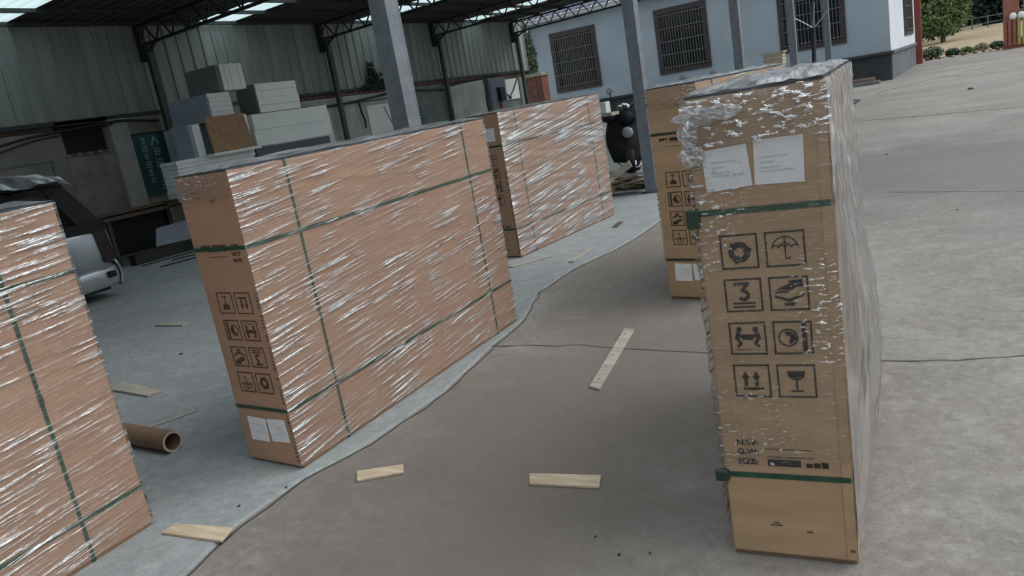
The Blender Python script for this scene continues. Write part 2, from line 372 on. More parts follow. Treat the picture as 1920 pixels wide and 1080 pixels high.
crackline([(p[0]+.035, p[1]) for p in ge[1:16]], .006, seed=4)
crackline([(-2.3, 17.6), (-.9, 16.95), (.435, 16.5), (3, 15.6)], .025, seed=8)
crackline([(-3.07, 26.2), (-1.83, 29.2), (.8, 29.9), (4, 31)], .035, seed=12)
crackline([(-1.0, 9.0), (1.3, 8.0), (3, 8.6)], .008, seed=20)

# ------------------------------------------------------------------ shed: roof, walls
Y0, Y1 = -4.6, 26.0
def roofz(x): return 4.47+(x+15.2)*(.31/11.5)
SKY = [(2.0, 2.95), (6.95, 7.9), (12.0, 13.0), (17.15, 18.05), (22.6, 23.5)]
ceil = sroot('ceiling', (-9, 9, 4.4))
y = Y0
def ribbed(x0, x1, ya, yb, n):
    b = B(); prof = []
    for i in range(n):
        w = (yb-ya)/n; s0 = ya+i*w
        prof += [(s0, 0), (s0+w*.35, 0), (s0+w*.45, .035), (s0+w*.8, .035), (s0+w*.9, 0)]
    prof.append((yb, 0))
    for (a, h), (c, k) in zip(prof, prof[1:]):
        b.quad((x0, a, roofz(x0)+h+.03), (x0, c, roofz(x0)+k+.03), (x1, c, roofz(x1)+k+.03), (x1, a, roofz(x1)+h+.03))
    return b
edges = [Y0]
for a, c in SKY: edges += [a, c]
edges.append(Y1)
for i in range(len(edges)-1):
    a, c = edges[i], edges[i+1]
    if i % 2: struct('skylight_sheet', ribbed(-15.3, -3.7, a, c, 4), 'skylight', ceil)
    else:
        k = max(1, round((c-a)/.95)); w = (c-a)/k
        for j in range(k): struct('roof_sheet', ribbed(-15.3, -3.7, a+j*w, a+(j+1)*w, 4), 'roof_under', ceil)
for i in range(12):
    x = -14.95+i*1.02
    struct('purlin', B().box(x-.03, Y0, roofz(x)-.05, x+.03, Y1, roofz(x)+.022), 'steel_dark', ceil)

def truss(yy, label):
    t = thing('roof_truss', label, 'truss', (-9.6, yy, 4.0), 'steel trusses under the shed roof')
    zb = lambda x: 4.02+(x+15)*(.27/10.8); zt = lambda x: roofz(x)-.075
    obj('bottom_chord', B().bar((-15, yy, zb(-15)), (-4.1, yy, zb(-4.1)), .07, .05), 'steel_dark', t)
    obj('top_chord', B().bar((-15.1, yy, zt(-15.1)), (-3.75, yy, zt(-3.75)), .07, .05), 'steel_dark', t)
    n_ = 20
    for i in range(n_):
        xa = -15+i*10.8/n_; xb = xa+10.8/n_; xm = (xa+xb)/2
        obj('web_bar', B().bar((xa+.02, yy, zb(xa)+.02), (xm, yy, zt(xm)-.02), .028), 'steel_dark', t)
        obj('web_bar', B().bar((xm, yy, zt(xm)-.02), (xb-.02, yy, zb(xb)+.02), .028), 'steel_dark', t)
    obj('end_bracket', B().bar((-15.0, yy, 3.75), (-14.45, yy, 4.05), .05).box(-15.04, yy-.06, 3.7, -14.9, yy+.06, 4.4), 'steel_dark', t)
    return t
TY = [.1, 5.2, 10.45, 15.7, 20.7, 25.6]
TL = ['dark steel lattice truss over the near end of the shed, beside the camera', 'dark lattice truss crossing overhead at the nearest blue-grey post', 'dark lattice truss rising at upper left above the foam stacks', 'dark lattice truss ending above the ivy plant bay, left of the thick post',
      'dark lattice truss second from the far end of the shed', 'last lattice truss at the far shed end, seen against the blue building']
for yy, lb in zip(TY, TL): truss(yy, lb)
BP = ['thin dark wall post beside the parked car', 'thin dark wall post behind the stacked foam, right of the green board', 'thin dark wall post right of the long foam bundle', 'thin dark wall post between the green-lettered panel and grey sheet', 'dark wall post at the far end of the shed, beside the ivy']
for yy, lb in zip(TY[1:], BP):
    t = thing('steel_post', lb, 'post', (-14.8, yy, 0), 'dark posts along the shed wall')
    obj('column', B().box(-14.86, yy-.055, .01, -14.75, yy+.055, 4.0), 'steel_post', t)
    obj('base_plate', B().box(-14.9, yy-.12, .01, -14.68, yy+.12, .03), 'steel_dark', t)
FP = ['thick blue-grey steel post rising behind the long wrapped carton', 'grey steel post in front of the motor scooter', 'slim grey post left of the small wooden crate, against the blue wall', 'slim grey post at the left of the barred window nearest the building corner', 'slim grey post at the right of the same barred window, farthest of the row']
for yy, lb in zip(TY[1:], FP):
    t = thing('steel_post', lb, 'post', (-4.2, yy, 0), 'grey posts along the open shed front')
    w = .085
    obj('flange', B().box(-4.2-w, yy-w, .0, -4.2+w, yy-w+.02, 4.3), 'steel_blue', t)
    obj('flange', B().box(-4.2-w, yy+w-.02, .0, -4.2+w, yy+w, 4.3), 'steel_blue', t)
    obj('web', B().box(-4.2+w-.022, yy-w+.02, .0, -4.2+w-.002, yy+w-.02, 4.3).box(-4.2-w+.002, yy-w+.02, 0, -4.2-w+.022, yy+w-.02, 4.3), 'steel_blue', t)
    obj('base_plate', B().box(-4.34, yy-.14, 0, -4.06, yy+.14, .018), 'steel_dark', t)

# cladding sheets above the masonry
wall = sroot('wall_back', (-15.1, 9, 0))
def clad(ya, yb):
    b = B(); n_ = 3; w = (yb-ya)/n_; prof = []
    for i in range(n_):
        s0 = ya+i*w; prof += [(s0, 0), (s0+w*.72, 0), (s0+w*.8, .035), (s0+w*.92, .035)]
    prof.append((yb, 0))
    for (a, h), (c, k) in zip(prof, prof[1:]):
        b.quad((-15.08+h, a, 2.66), (-15.08+k, c, 2.66), (-15.08+k, c, 4.44), (-15.08+h, a, 4.44))
    return b
struct('wall_backing', B().box(-15.36, Y0, 2.3, -15.31, Y1, 4.6), 'steel_dark', wall)
struct('wall_cap', B().box(-15.26, Y0, 2.45, -15.08, 8.2, 2.62).box(-15.26, 9.25, 2.45, -15.08, Y1, 2.62), 'wood_brown', wall)
y = Y0
while y < Y1-.3:
    struct('wall_sheet', clad(y, y+.944), 'clad', wall, thick=.004); y += .944
struct('sheet_rail', B().box(-15.06, Y0, 2.62, -14.98, Y1, 2.70), 'steel_dark', wall)
struct('girt', B().box(-15.18, Y0, 3.5, -15.12, Y1, 3.56), 'steel_dark', wall)
def wseg(name, ya, yb, za, zb, m, x1=-15.0, x0=-15.25): return struct(name, B().box(x0, ya, za, x1, yb, zb), m, wall)
wseg('masonry', Y0, 8.27, 0, 2.52, 'plaster')
wseg('masonry', 8.27, 9.22, 0, 2.02, 'plaster_pink')
wseg('masonry', 9.22, 9.62, 0, 2.62, 'plaster_w', -14.93)
wseg('masonry', 9.62, 13.0, 0, 2.62, 'plaster')
wseg('masonry', 13.0, 18.72, 0, 2.52, 'plaster_w')
wseg('masonry', 18.72, 20.75, 0, 2.55, 'plaster_g')
wseg('masonry', 20.75, 26.0, 0, 2.45, 'plaster_g')
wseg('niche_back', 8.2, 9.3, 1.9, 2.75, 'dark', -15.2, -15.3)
wseg('lintel', 8.2, 9.25, 2.60, 2.68, 'wood_brown', -14.98)
wseg('panel_rib', Y0, 7.98, 1.99, 2.04, 'plaster_g', -14.97, -15.0)
wseg('panel_rib', 7.93, 7.98, 1.2, 1.99, 'plaster_g', -14.97, -15.0)
wseg('painted_band', 13.0, 18.7, 2.30, 2.33, 'cable', -14.985, -15.0)
for i in range(9):   # broken lip of the opening: loose brick ends
    yy = 8.3+i*.105
    obj('brick', B().obox((-15.06, yy, 2.035+.012*rnd.random()), (.1, 0, .0), (0, .045, .014*rnd.uniform(-1, 1)), (0, 0, .026)), 'brick2' if i % 2 else 'plaster_pink', wall)
for (ya, yb, z0) in ((13.0, 18.7, 2.54), (18.75, 23.0, 2.57)):   # exposed brick course on top
    k = int((yb-ya)/.25)
    for i in range(k):
        yy = ya+(i+.5)*.25
        obj('brick', B().box(-15.2, yy-.118, z0, -15.0+.01*rnd.random(), yy+.118, z0+.062), 'brick2' if rnd.random() < .6 else 'brick', wall)
struct('wall_added_shade', B().box(-15.6, Y0-.25, 0, -1.6, Y0, 5.2), 'plaster_g')  # unseen wall, added to shade the carton ends
struct('wall_left', B().box(-15.62, Y0, 0, -15.38, Y1, 4.62), 'clad')

# ------------------------------------------------------------------ wall things
def swag(name, pts, r, label, m='cable', cat='cable', group=None):
    P = []
    for i in range(len(pts)-1):
        for j in range(6):
            t = j/6; a, c = Vector(pts[i]), Vector(pts[i+1]); P.append(a+(c-a)*t)
    P.append(Vector(pts[-1]))
    for _ in range(3): P = [P[0]]+[(P[i-1]+P[i]*2+P[i+1])/4 for i in range(1, len(P)-1)]+[P[-1]]
    return tag(obj(name, B().tube(P, r, 6), m, smooth=True), label, cat, group)
swag('cable_bundle', [(-14.87, 4, 2.2), (-14.87, 6.6, 2.3), (-14.87, 7.6, 2.46), (-14.87, 8.3, 2.5), (-14.87, 9.4, 2.58), (-14.87, 10.3, 2.49)], .028, 'black cable bundle sagging across the wall above the green notice board')
swag('cable_bundle', [(-14.93, 4, 2.12), (-14.93, 6.9, 2.22), (-14.93, 7.7, 2.4), (-14.93, 8.4, 2.44), (-14.93, 9.3, 2.52)], .016, 'thinner black cable just under the bundle at upper left of the wall')
swag('cable_bundle', [(-14.9, 10.6, 2.45), (-14.9, 12.4, 2.3), (-14.9, 13.8, 2.36), (-14.9, 15.6, 2.30), (-14.9, 16.6, 2.36), (-14.9, 17.6, 2.42), (-14.9, 18.4, 2.52), (-14.9, 19.3, 2.42), (-14.9, 20.6, 2.36)], .035, 'thick black cable swagging along the whitewashed wall behind the thick post')
swag('cable', [(-14.92, 20.8, 2.4), (-14.92, 21.6, 2.46), (-14.92, 22.9, 2.62)], .02, 'thin dark cable rising above the grey sheet at the far wall')
swag('hose', [(-14.9, 16.55, 2.3), (-14.9, 16.58, 2.0), (-14.9, 16.66, 1.8), (-14.9, 16.62, 1.6)], .03, 'black hose hanging down the whitewashed wall left of the ivy', cat='hose')
# notice board with pale characters (two columns)
t = thing('notice_board', 'dark green notice board with two columns of pale characters on the shed wall', 'sign', (-14.97, 10.05, .98))
obj('board', B().box(-15.0, 9.64, .98, -14.955, 10.62, 2.25), 'board_green', t)
obj('frame', B().box(-15.0, 9.61, .95, -14.945, 9.64, 2.28).box(-15.0, 9.64, 2.25, -14.945, 10.62, 2.28), 'dark', t)
def strokes(b, yc, zc, s, kind, tk=1):
    X = -14.948
    def ln(y0_, z0_, y1_, z1_, w=.012):
        a = Vector((X, yc+y0_*s, zc+z0_*s)); c = Vector((X, yc+y1_*s, zc+z1_*s)); b.bar(a, c, w*tk, .004, (1, 0, 0))
    if kind == 0: ln(0, .5, -.45, -.5, .022); ln(0, .5, .45, -.5, .022)
    elif kind == 1: ln(-.4, .4, .4, .4); ln(-.4, .05, .4, .05); ln(-.4, -.35, .4, -.35); ln(-.2, .45, -.2, -.45); ln(.25, .45, .25, -.45)
    elif kind == 2: ln(-.45, .2, .45, .2); ln(0, .5, 0, -.5); ln(-.35, -.15, .35, -.15); ln(-.4, -.45, .4, -.45); ln(-.3, .5, .3, .42)
    else: ln(-.4, .45, -.4, -.45); ln(.4, .45, .4, -.45); ln(-.4, .45, .4, .45); ln(-.4, 0, .4, 0); ln(-.4, -.45, .4, -.45); ln(0, .45, 0, -.45)
for i, k in enumerate([0, 1, 3, 2, 3]): lb = B(); strokes(lb, 10.12, 2.10-i*.235, .175, k, 1.5); obj('character', lb, 'board_ink', t)
for i, k in enumerate([2, 3, 1, 3, 2, 1]): lb = B(); strokes(lb, 9.86, 2.12-i*.165, .13, k, 1.3); obj('character', lb, 'board_ink', t)
# green letters on the far panel
t = thing('painted_panel', 'grey-green wall panel with dark green painted digits behind the thick post', 'sign', (-14.97, 19.7, 1.2))
obj('board', B().box(-15.0, 18.78, .9, -14.96, 20.6, 2.2), 'plaster_g', t)
lb = B(); lb2 = B()
def digit(b, segs, yc, zc, w, h, X=-14.955, th=.045):
    S = {'t': ((-1, 1), (1, 1)), 'm': ((-1, 0), (1, 0)), 'b': ((-1, -1), (1, -1)), 'tl': ((-1, 1), (-1, 0)), 'tr': ((1, 1), (1, 0)), 'bl': ((-1, 0), (-1, -1)), 'br': ((1, 0), (1, -1))}
    for k in segs:
        (a, c), (d, e) = S[k]; b.bar((X, yc+a*w/2, zc+c*h/2), (X, yc+d*w/2, zc+e*h/2), th, .006, (1, 0, 0))
digit(lb, ['t', 'b', 'tl', 'bl', 'tr', 'br'], 19.2, 1.86, .26, .18)
digit(lb2, ['t', 'm', 'b', 'tl', 'br'], 19.28, 1.58, .26, .18)
for i in range(3): obj('stroke', B().bar((-14.955, 19.55+.03*i, 1.98-i*.14), (-14.955, 19.65, 1.95-i*.14), .03, .006, (1, 0, 0)), 'sign_green', t)
obj('digit', lb, 'sign_green', t); obj('digit', lb2, 'sign_green', t)
# pale sheet, cabinet, poster, whitewash panels
def wavy(yy0, yy1, z0, z1, X, amp):
    return B().grid(lambda u, v: (X+amp*(N(u*2.3, v*1.7, 4)+.6*N(u*5, v*3)), yy0+(yy1-yy0)*u+.02*N(v*3, u), z0+(z1-z0)*v-(.10*(1-u)**2*v)), 24, 16)
tag(obj('pale_sheet', wavy(20.85, 22.95, 1.0, 2.5, -14.88, .05), 'plaster_w', smooth=True, thick=.01), 'large pale board leaning on the far shed wall, top edge bowed', 'board')
t = thing('switch_cabinet', 'grey-blue steel cabinet with a navy box on its door at the far wall', 'cabinet', (-14.8, 23.6, .9))
obj('cabinet_body', B().box(-15.0, 23.02, .9, -14.72, 24.12, 2.52), 'cabinet', t, bevel=.01)
obj('door_panel', B().box(-14.72, 23.08, .95, -14.70, 24.06, 2.47), 'cabinet', t)
obj('meter_box', B().box(-14.70, 23.45, 1.7, -14.55, 23.75, 2.18), 'navy', t, bevel=.01)
obj('conduit', B().box(-14.70, 23.5, .9, -14.63, 23.66, 1.7), 'rust', t)
t = thing('white_poster', 'white board with a black chain hung in a V at the far shed end', 'board', (-14.95, 24.7, 1.7))
obj('board', B().box(-15.0, 24.15, 1.7, -14.93, 25.35, 2.42), 'foam', t)
obj('chain', B().tube([(-14.9, 24.25, 1.98), (-14.9, 24.6, 1.80), (-14.9, 24.95, 2.05), (-14.9, 25.3, 2.42)], .022, 6), 'cable', t)
obj('pendant', B().box(-14.91, 24.55, 1.72, -14.88, 24.66, 1.82), 'cable', t)
for k, (ya, yb, la) in enumerate([(13.3, 15.4, 'white wall panel between the foam bundle and the hanging hose'), (16.9, 18.6, 'white wall panel with black tick marks beside the thick post')]):
    t = thing('wall_board', la, 'panel', (-14.98, (ya+yb)/2, .8))
    obj('board', B().box(-15.0, ya, .8, -14.965, yb, 2.18), 'foam', t)
    if k:
        lb = B()
        for zz in (1.98, 1.66, 1.42): lb.bar((-14.96, 18.0, zz), (-14.96, 18.25, zz+.01), .03, .004, (1, 0, 0))
        lb.bar((-14.96, 17.62, 2.1), (-14.96, 17.95, 1.4), .03, .004, (1, 0, 0))
        obj('marks', lb, 'cable', t)

def leaves(b, c, rad, n, s, seed, flat=1):
    r_ = random.Random(seed)
    for _ in range(n):
        while 1:
            p = Vector((r_.uniform(-1, 1), r_.uniform(-1, 1), r_.uniform(-1, 1)))
            if p.length < 1: break
        q = Vector((c[0]+p.x*rad[0], c[1]+p.y*rad[1], c[2]+p.z*rad[2]))
        a = Vector((r_.gauss(0, 1), r_.gauss(0, 1), r_.gauss(0, 1))).normalized(); k = a.orthogonal().normalized(); w = s*r_.uniform(.6, 1.3)
        b.quad(q-a*w, q-k*w*.5, q+a*w, q+k*w*.5)
t = thing('ivy_plant', 'dark ivy climbing off the top of the whitewashed wall by the thick post', 'plant', (-14.9, 17.6, 2.55))
b = B(); leaves(b, (-14.85, 17.55, 2.68), (.12, .9, .09), 420, .05, 3); leaves(b, (-14.9, 17.35, 2.9), (.14, .22, .28), 200, .055, 4); leaves(b, (-14.9, 17.3, 3.2), (.1, .12, .2), 80, .05, 5); leaves(b, (-14.9, 17.85, 3.0), (.1, .16, .05), 50, .05, 6); leaves(b, (-14.9, 17.8, 2.83), (.1, .2, .05), 60, .05, 8)
obj('foliage', b, 'leaf3', t)
obj('stem', B().tube([(-14.95, 17.5, 2.5), (-14.93, 17.4, 2.8), (-14.9, 17.3, 3.3)], .012, 5), 'bark', t)

# ------------------------------------------------------------------ foam stacks on the work table
def sheets(root, x0, y0, z0, x1, y1, z1, n, axis, m, r_, name='foam_sheet', jit=.012, mend=None):
    for i in range(n):
        j = [r_.uniform(-jit, jit) for _ in range(4)]
        if axis == 'z':
            h = (z1-z0)/n; b = B().box(x0+j[0], y0+j[2], z0+i*h, x1+j[1], y1+j[3], z0+(i+1)*h-.003)
        else:
            w = (y1-y0)/n; b = B().box(x0+j[0], y0+i*w, z0+j[2]*0, x1+j[1], y0+(i+1)*w-.004, z1+j[3])
        mm = mend if (mend and ((axis == 'y' and i == 0))) else m  # first upright sheet takes the painted shade colour
        obj(name, b, mm, root, bevel=.003)
t = thing('work_table', 'low dark work table under the stacked foam bundles', 'table', (-12.8, 10.55, 0))
obj('tabletop', B().box(-13.55, 9.26, .9, -12.05, 12.7, .95).box(-12.68, 8.42, .9, -12.05, 9.26, .95), 'wood_brown', t)
for x, ys_ in ((-13.45, (9.4, 11, 12.6)), (-12.15, (8.5, 10.5, 12.6))):
    for y in ys_: obj('leg', B().box(x-.04, y-.04, .012, x+.04, y+.04, .9), 'steel_dark', t)
fr = random.Random(3)
G = 'stacked foam bundles against the shed wall'
def bundle(label, *a, **k):
    x0, y0, z0, x1, y1, z1 = a[:6]
    t = thing('foam_bundle', label, 'foam', ((x0+x1)/2, (y0+y1)/2, z0), G); sheets(t, *a, fr, **k); return t
bundle('lowest foam bundle under the brown board, edges of its sheets white', -12.66, 8.55, .95, -12.2, 10.3, 1.6, 9, 'z', 'foam')
bundle('black foam block under the long white bundle', -13.0, 10.36, .95, -12.2, 12.4, 1.58, 3, 'z', 'tarp')
bundle('small bundle of upright sheets with shade painted blue-grey on one side, left of the brown board', -12.68, 8.97, 1.6, -12.2, 9.22, 2.18, 3, 'y', 'foam', mend='foam_blue')
bundle('thick upright white foam board just right of the brown board', -12.7, 10.2, 1.6, -12.22, 10.36, 2.24, 2, 'y', 'foam')
bundle('long low white foam bundle in two layers, under the square white one', -12.9, 10.42, 1.6, -12.2, 12.52, 2.22, 2, 'z', 'foam', jit=.02)
sq = bundle('square white foam bundle sitting on the long low bundle', -12.75, 10.7, 2.23, -12.2, 11.78, 2.79, 4, 'z', 'foam', jit=.004)
obj('shade_face', B().box(-12.74, 10.67, 2.235, -12.21, 10.69, 2.785), 'foam_shade', sq)  # thin dark plate painting shade onto the bundle's end
bundle('bundle of flat white sheets with shade painted blue-grey on its end, under the topmost bundle', -13.42, 9.6, 2.19, -12.25, 10.1, 2.70, 6, 'z', 'foam')
obj_ = bundle('topmost foam bundle of upright sheets with shade painted grey on one side', -13.1, 9.87, 2.72, -12.2, 10.5, 3.2, 6, 'y', 'foam', mend='foam_shade')
# block that carries the flat bundle
bundle('grey foam block behind the brown board carrying the flat sheets', -13.4, 9.3, 1.6, -12.76, 10.35, 2.18, 4, 'y', 'foam_blue')
for o in bpy.data.objects:
    if o.get('label', '').startswith('bundle of flat white'):
        obj('shade_face', B().box(-13.41, 9.565, 2.20, -12.26, 9.585, 2.695), 'foam_blue', o)  # blue-grey plate, the end's shade put into its colour
tag(obj('brown_board', B().hexa([(-12.06, 9.27, 1.62), (-12.02, 9.27, 1.62), (-12.02, 10.2, 1.62), (-12.06, 10.2, 1.62), (-12.14, 9.30, 2.27), (-12.1, 9.30, 2.27), (-12.1, 10.17, 2.27), (-12.14, 10.17, 2.27)]), 'fibre'), 'square brown fibreboard standing in front of the white foam stack', 'board')
tag(obj('shelf_board', B().box(-12.2, 9.2, 1.57, -11.95, 10.3, 1.617), 'foam'), 'narrow white board under the brown square board', 'board')

# lumber rack left of the big carton
t = thing('lumber_rack', 'low rack topped with dark brown planks by the shed wall, right of the car', 'rack', (-13.1, 8.1, 0))
for i in range(4): obj('plank', B().box(-13.6+i*.21, 7.2-.05*(i % 2), .86+.01*i, -13.41+i*.21, 9.2, .905+.01*i), 'wood_brown', t)
obj('plank', B().box(-12.79, 7.25, .80, -12.74, 9.15, .86), 'wood_brown', t)
for x in (-13.5, -12.82):
    for y in (7.4, 9.0): obj('leg', B().box(x-.03, y-.03, .012, x+.03, y+.03, .86), 'steel_dark', t)
obj('lower_rail', B().box(-12.84, 7.4, .1, -12.78, 9.1, .18), 'steel_dark', t)
obj('back_panel', B().box(-13.58, 7.3, .1, -13.55, 9.1, .85), 'dark', t)
tag(obj('white_offcut', B().hexa([(-12.72, 8.08, .19), (-12.70, 8.08, .19), (-12.70, 8.95, .16), (-12.72, 8.95, .16), (-12.77, 8.2, .5), (-12.75, 8.2, .5), (-12.75, 8.95, .52), (-12.77, 8.95, .52)]), 'foam_blue'), 'pale foam offcut leaning under the plank rack', 'board')
tag(obj('wood_strip', B().box(-12.5, 7.4, .012, -12.32, 9.4, .19), 'dark'), 'long dark beam lying in front of the plank rack', 'beam')
for i, (x, y, l_, a) in enumerate([(-12.0, 7.9, 1.2, 1.5), (-11.5, 8.1, 1.0, 1.2), (-11.2, 7.6, .9, 1.35)]):
    d = Vector((math.cos(a), math.sin(a), 0)); tag(obj('thin_rod', B().tube([Vector((x, y, .022))-d*l_/2, Vector((x, y, .022))+d*l_/2], .012, 5), 'dark'), ['thin dark rod lying closest to the plank rack', 'middle one of three thin dark rods before the plank rack', 'thin dark rod farthest out on the slab before the plank rack'][i], 'rod', 'thin rods before the rack')

# ------------------------------------------------------------------ parked car (side towards the yard, tail at right)
def car():
    t = thing('parked_car', 'silver car with black window frames parked in the shed, partly behind the left carton', 'car', (-10.45, 3.7, .012))
    XR = -9.7; Wd = 1.62; XC = XR-Wd/2
    # stations along the car (y, half width, sill z, belt z)
    st = [(1.75, .60, .42, .62), (1.95, .72, .30, .78), (2.5, .79, .24, .92), (3.1, .81, .22, .98), (4.0, .81, .22, 1.02), (4.8, .81, .24, 1.04), (5.3, .78, .27, 1.02), (5.55, .73, .33, .98), (5.68, .62, .42, .9)]
    def interp(yy):
        for a, c in zip(st, st[1:]):
            if a[0] <= yy <= c[0]:
                k = (yy-a[0])/(c[0]-a[0]); return [a[i]+(c[i]-a[i])*k for i in range(4)]
        return list(st[-1])
    def sec(yy, ang):
        _, hw, z0, z1 = interp(yy); pts = [(hw*.80, z0), (hw*.97, z0+.10), (hw*1.0, z0+(z1-z0)*.45), (hw*.985, z0+(z1-z0)*.8), (hw*.93, z1)]
        return pts
    ys = [1.75+i*(5.68-1.75)/40 for i in range(41)]
    WHY = (2.55, 4.72); WR = .335
    b = B(); rows = []
    for yy in ys:
        s_ = sec(yy, 0); pts = []
        for (x, z) in s_:
            for wy in WHY:
                d = abs(yy-wy)
                if d < WR and z < .30+math.sqrt(WR*WR-d*d): z = .30+math.sqrt(WR*WR-d*d)
            pts.append((x, z))
        row = [(XC+x, yy, z) for x, z in pts]+[(XC-x, yy, z) for x, z in reversed(pts)]
        rows.append(row)
    k0 = 0
    for r_ in rows: b.v += [Vector(p) for p in r_]
    nn = len(rows[0])
    for i in range(len(rows)-1):
        for j in range(nn-1): a = i*nn+j; b.f.append((a, a+1, a+nn+1, a+nn))
    b.f.append(tuple(range(nn))); b.f.append(tuple((len(rows)-1)*nn+j for j in range(nn)))
    obj('car_body', b, 'car', t, smooth=True)
    obj('bonnet', B().grid(lambda u, v: (XC+(u*2-1)*.72, 1.8+v*.9, .68+.32*v**.6-.06*(u*2-1)**2), 10, 8), 'car', t, smooth=True)
    # greenhouse
    zr = 1.60
    yb0, yt0, yt1, yb1 = 2.62, 3.2, 5.12, 5.6
    hb, ht = .75, .60
    for s in (1, -1):
        obj('pillar', B().hexa([(XC+s*(hb-.05), yb1-.30, .93), (XC+s*hb, yb1-.30, .93), (XC+s*hb, yb1+.02, .93), (XC+s*(hb-.05), yb1+.02, .93), (XC+s*(ht-.05), yt1-.14, zr+.0), (XC+s*ht, yt1-.14, zr+.0), (XC+s*ht, yt1+.12, zr+.0), (XC+s*(ht-.05), yt1+.12, zr+.0)]), 'car_black', t)
        obj('pillar', B().bar((XC+s*hb, yb0, .92), (XC+s*ht, yt0, zr-.03), .05, .07, (0, 1, 0)), 'car_black', t)
        obj('pillar', B().bar((XC+s*(hb+.01), 4.15, .98), (XC+s*(ht+.01), 4.2, zr-.03), .05, .08, (0, 1, 0)), 'car_black', t)
        obj('window_trim', B().bar((XC+s*(hb+.01), yb0, .98), (XC+s*(hb+.005), yb1-.02, .98), .05, .13), 'car_black', t)
        obj('side_window', B().quad((XC+s*hb*.985, yb0, .97), (XC+s*hb*.985, yb1-.05, .95), (XC+s*ht, yt1, zr-.04), (XC+s*ht, yt0, zr-.04)), 'car_glass', t)
    obj('roof_panel', B().grid(lambda u, v: (XC+(u*2-1)*(ht+.03), yt0-.05+(yt1-yt0+.2)*v, zr+.05-.05*(2*u-1)**2-.04*(2*v-1)**4), 10, 12), 'car_black', t, smooth=True, thick=.03)
    obj('rear_glass', B().quad((XC-hb, yb1+.02, .95), (XC+hb, yb1+.02, .95), (XC+ht, yt1+.08, zr-.03), (XC-ht, yt1+.08, zr-.03)), 'car_glass', t)
    obj('windscreen', B().quad((XC-hb, yb0-.02, .93), (XC+hb, yb0-.02, .93), (XC+ht, yt0-.03, zr-.03), (XC-ht, yt0-.03, zr-.03)), 'car_glass', t)
    obj('parcel_shelf', B().box(XC-.7, 4.85, .93, XC+.68, 5.5, .96), 'car_black', t)
    obj('seat', B().box(XC-.62, 4.5, .5, XC+.62, 4.75, 1.25), 'car_black', t, bevel=.05)
    obj('window_paper', B().quad((XC+.55, 4.92, 1.0), (XC+.55, 5.3, .98), (XC+.52, 5.24, 1.13), (XC+.52, 4.98, 1.1)), 'foam', t)  # white patch standing in for light seen through the far windows
    obj('tail_lamp', B().hexa([(XR-.09, 5.44, .50), (XR-.025, 5.44, .50), (XR-.12, 5.66, .46), (XR-.19, 5.66, .46), (XR-.11, 5.40, .95), (XR-.045, 5.40, .95), (XR-.14, 5.62, .92), (XR-.2, 5.62, .92)]), 'lamp_red', t, bevel=.01)
    obj('bumper', B().grid(lambda u, v: (XR-.035-.12*(max(0, u-.45)/.55)**2+.02*math.sin(math.pi*v), 5.02+.64*u, .17+.25*v+.02*u), 10, 8), 'car', t, smooth=True, thick=.03)
    obj('bumper', B().grid(lambda u, v: (XC+(u*2-1)*.72, 5.70+.05*math.sin(math.pi*v)-.12*(2*u-1)**4, .16+.34*v), 12, 6), 'car', t, smooth=True, thick=.03)
    obj('reflector', B().box(XR-.03, 5.42, .30, XR+.015, 5.52, .38), 'car_black', t, bevel=.01)
    obj('underside', B().box(XC-.6, 2.0, .13, XC+.62, 5.5, .22), 'dark', t)
    for wy in WHY:
        for s in (1, -1):
            w = obj('wheel', B().lathe((XC+s*.76, wy, .312), (s, 0, 0), [(-.14, .2), (-.14, .29), (-.11, .30), (.0, .30), (.03, .28), (.03, .2)], 28), 'rubber', t, smooth=True)
            obj('hub_cap', B().lathe((XC+s*.76, wy, .312), (s, 0, 0), [(0, .19), (.035, .18), (.045, .05)], 20), 'chrome', w)
    obj('door_handle', B().box(XR-.02, 4.0, .82, XR+.02, 4.14, .85), 'car', t)
    return t
car()
def drape(u, v):
    y_ = 2.9+u*2.35; x_ = -11.25+v*1.65
    z_ = 1.70+.05*N(u*6, v*4)+.03*N(u*15, v*12)+.10*math.sin(u*3.0)*.5
    if u > .9: z_ -= (u-.9)*.4
    if v > .85: z_ -= (v-.85)*.9
    return (x_, y_, z_)
tag(obj('plastic_sheet', B().grid(drape, 50, 34, lambda u, v: (u*3, v*2)), 'sheet', smooth=True), 'cloudy plastic sheet draped over the roof of the silver car', 'sheet')

# ------------------------------------------------------------------ cartons
def L2(a, b, t): return Vector(a)*(1-t)+Vector(b)*t
def decal(bb, F, pts, off=.0022):
    """polygon given in face coordinates (s right, t up, both 0..1) laid on a face F=(BL,BR,TL,TR)"""
    BL, BR, TL, TR = [Vector(p) for p in F]; n_ = (BR-BL).cross(TL-BL).normalized()
    bb.ngon([L2(L2(BL, BR, s), L2(TL, TR, s), t)+n_*off for s, t in pts])
def face_map(F, flip):
    def f(pts): return [(1-s, 1-t) for s, t in pts] if flip else pts
    return f
Hh = 1.52
def rect(s0, t0, s1, t1): return [(s0, t0), (s1, t0), (s1, t1), (s0, t1)]
def stroke(p, q, w, ar):  # thick segment in face coords; ar = width/height metres ratio
    (s0, t0), (s1, t1) = p, q; dx, dy = (s1-s0)*ar, (t1-t0); L_ = math.hypot(dx, dy) or 1e-6; nx, ny = -dy/L_*w/2, dx/L_*w/2
    return [(s0+nx/ar, t0+ny), (s0-nx/ar, t0-ny), (s1-nx/ar, t1-ny), (s1+nx/ar, t1+ny)]
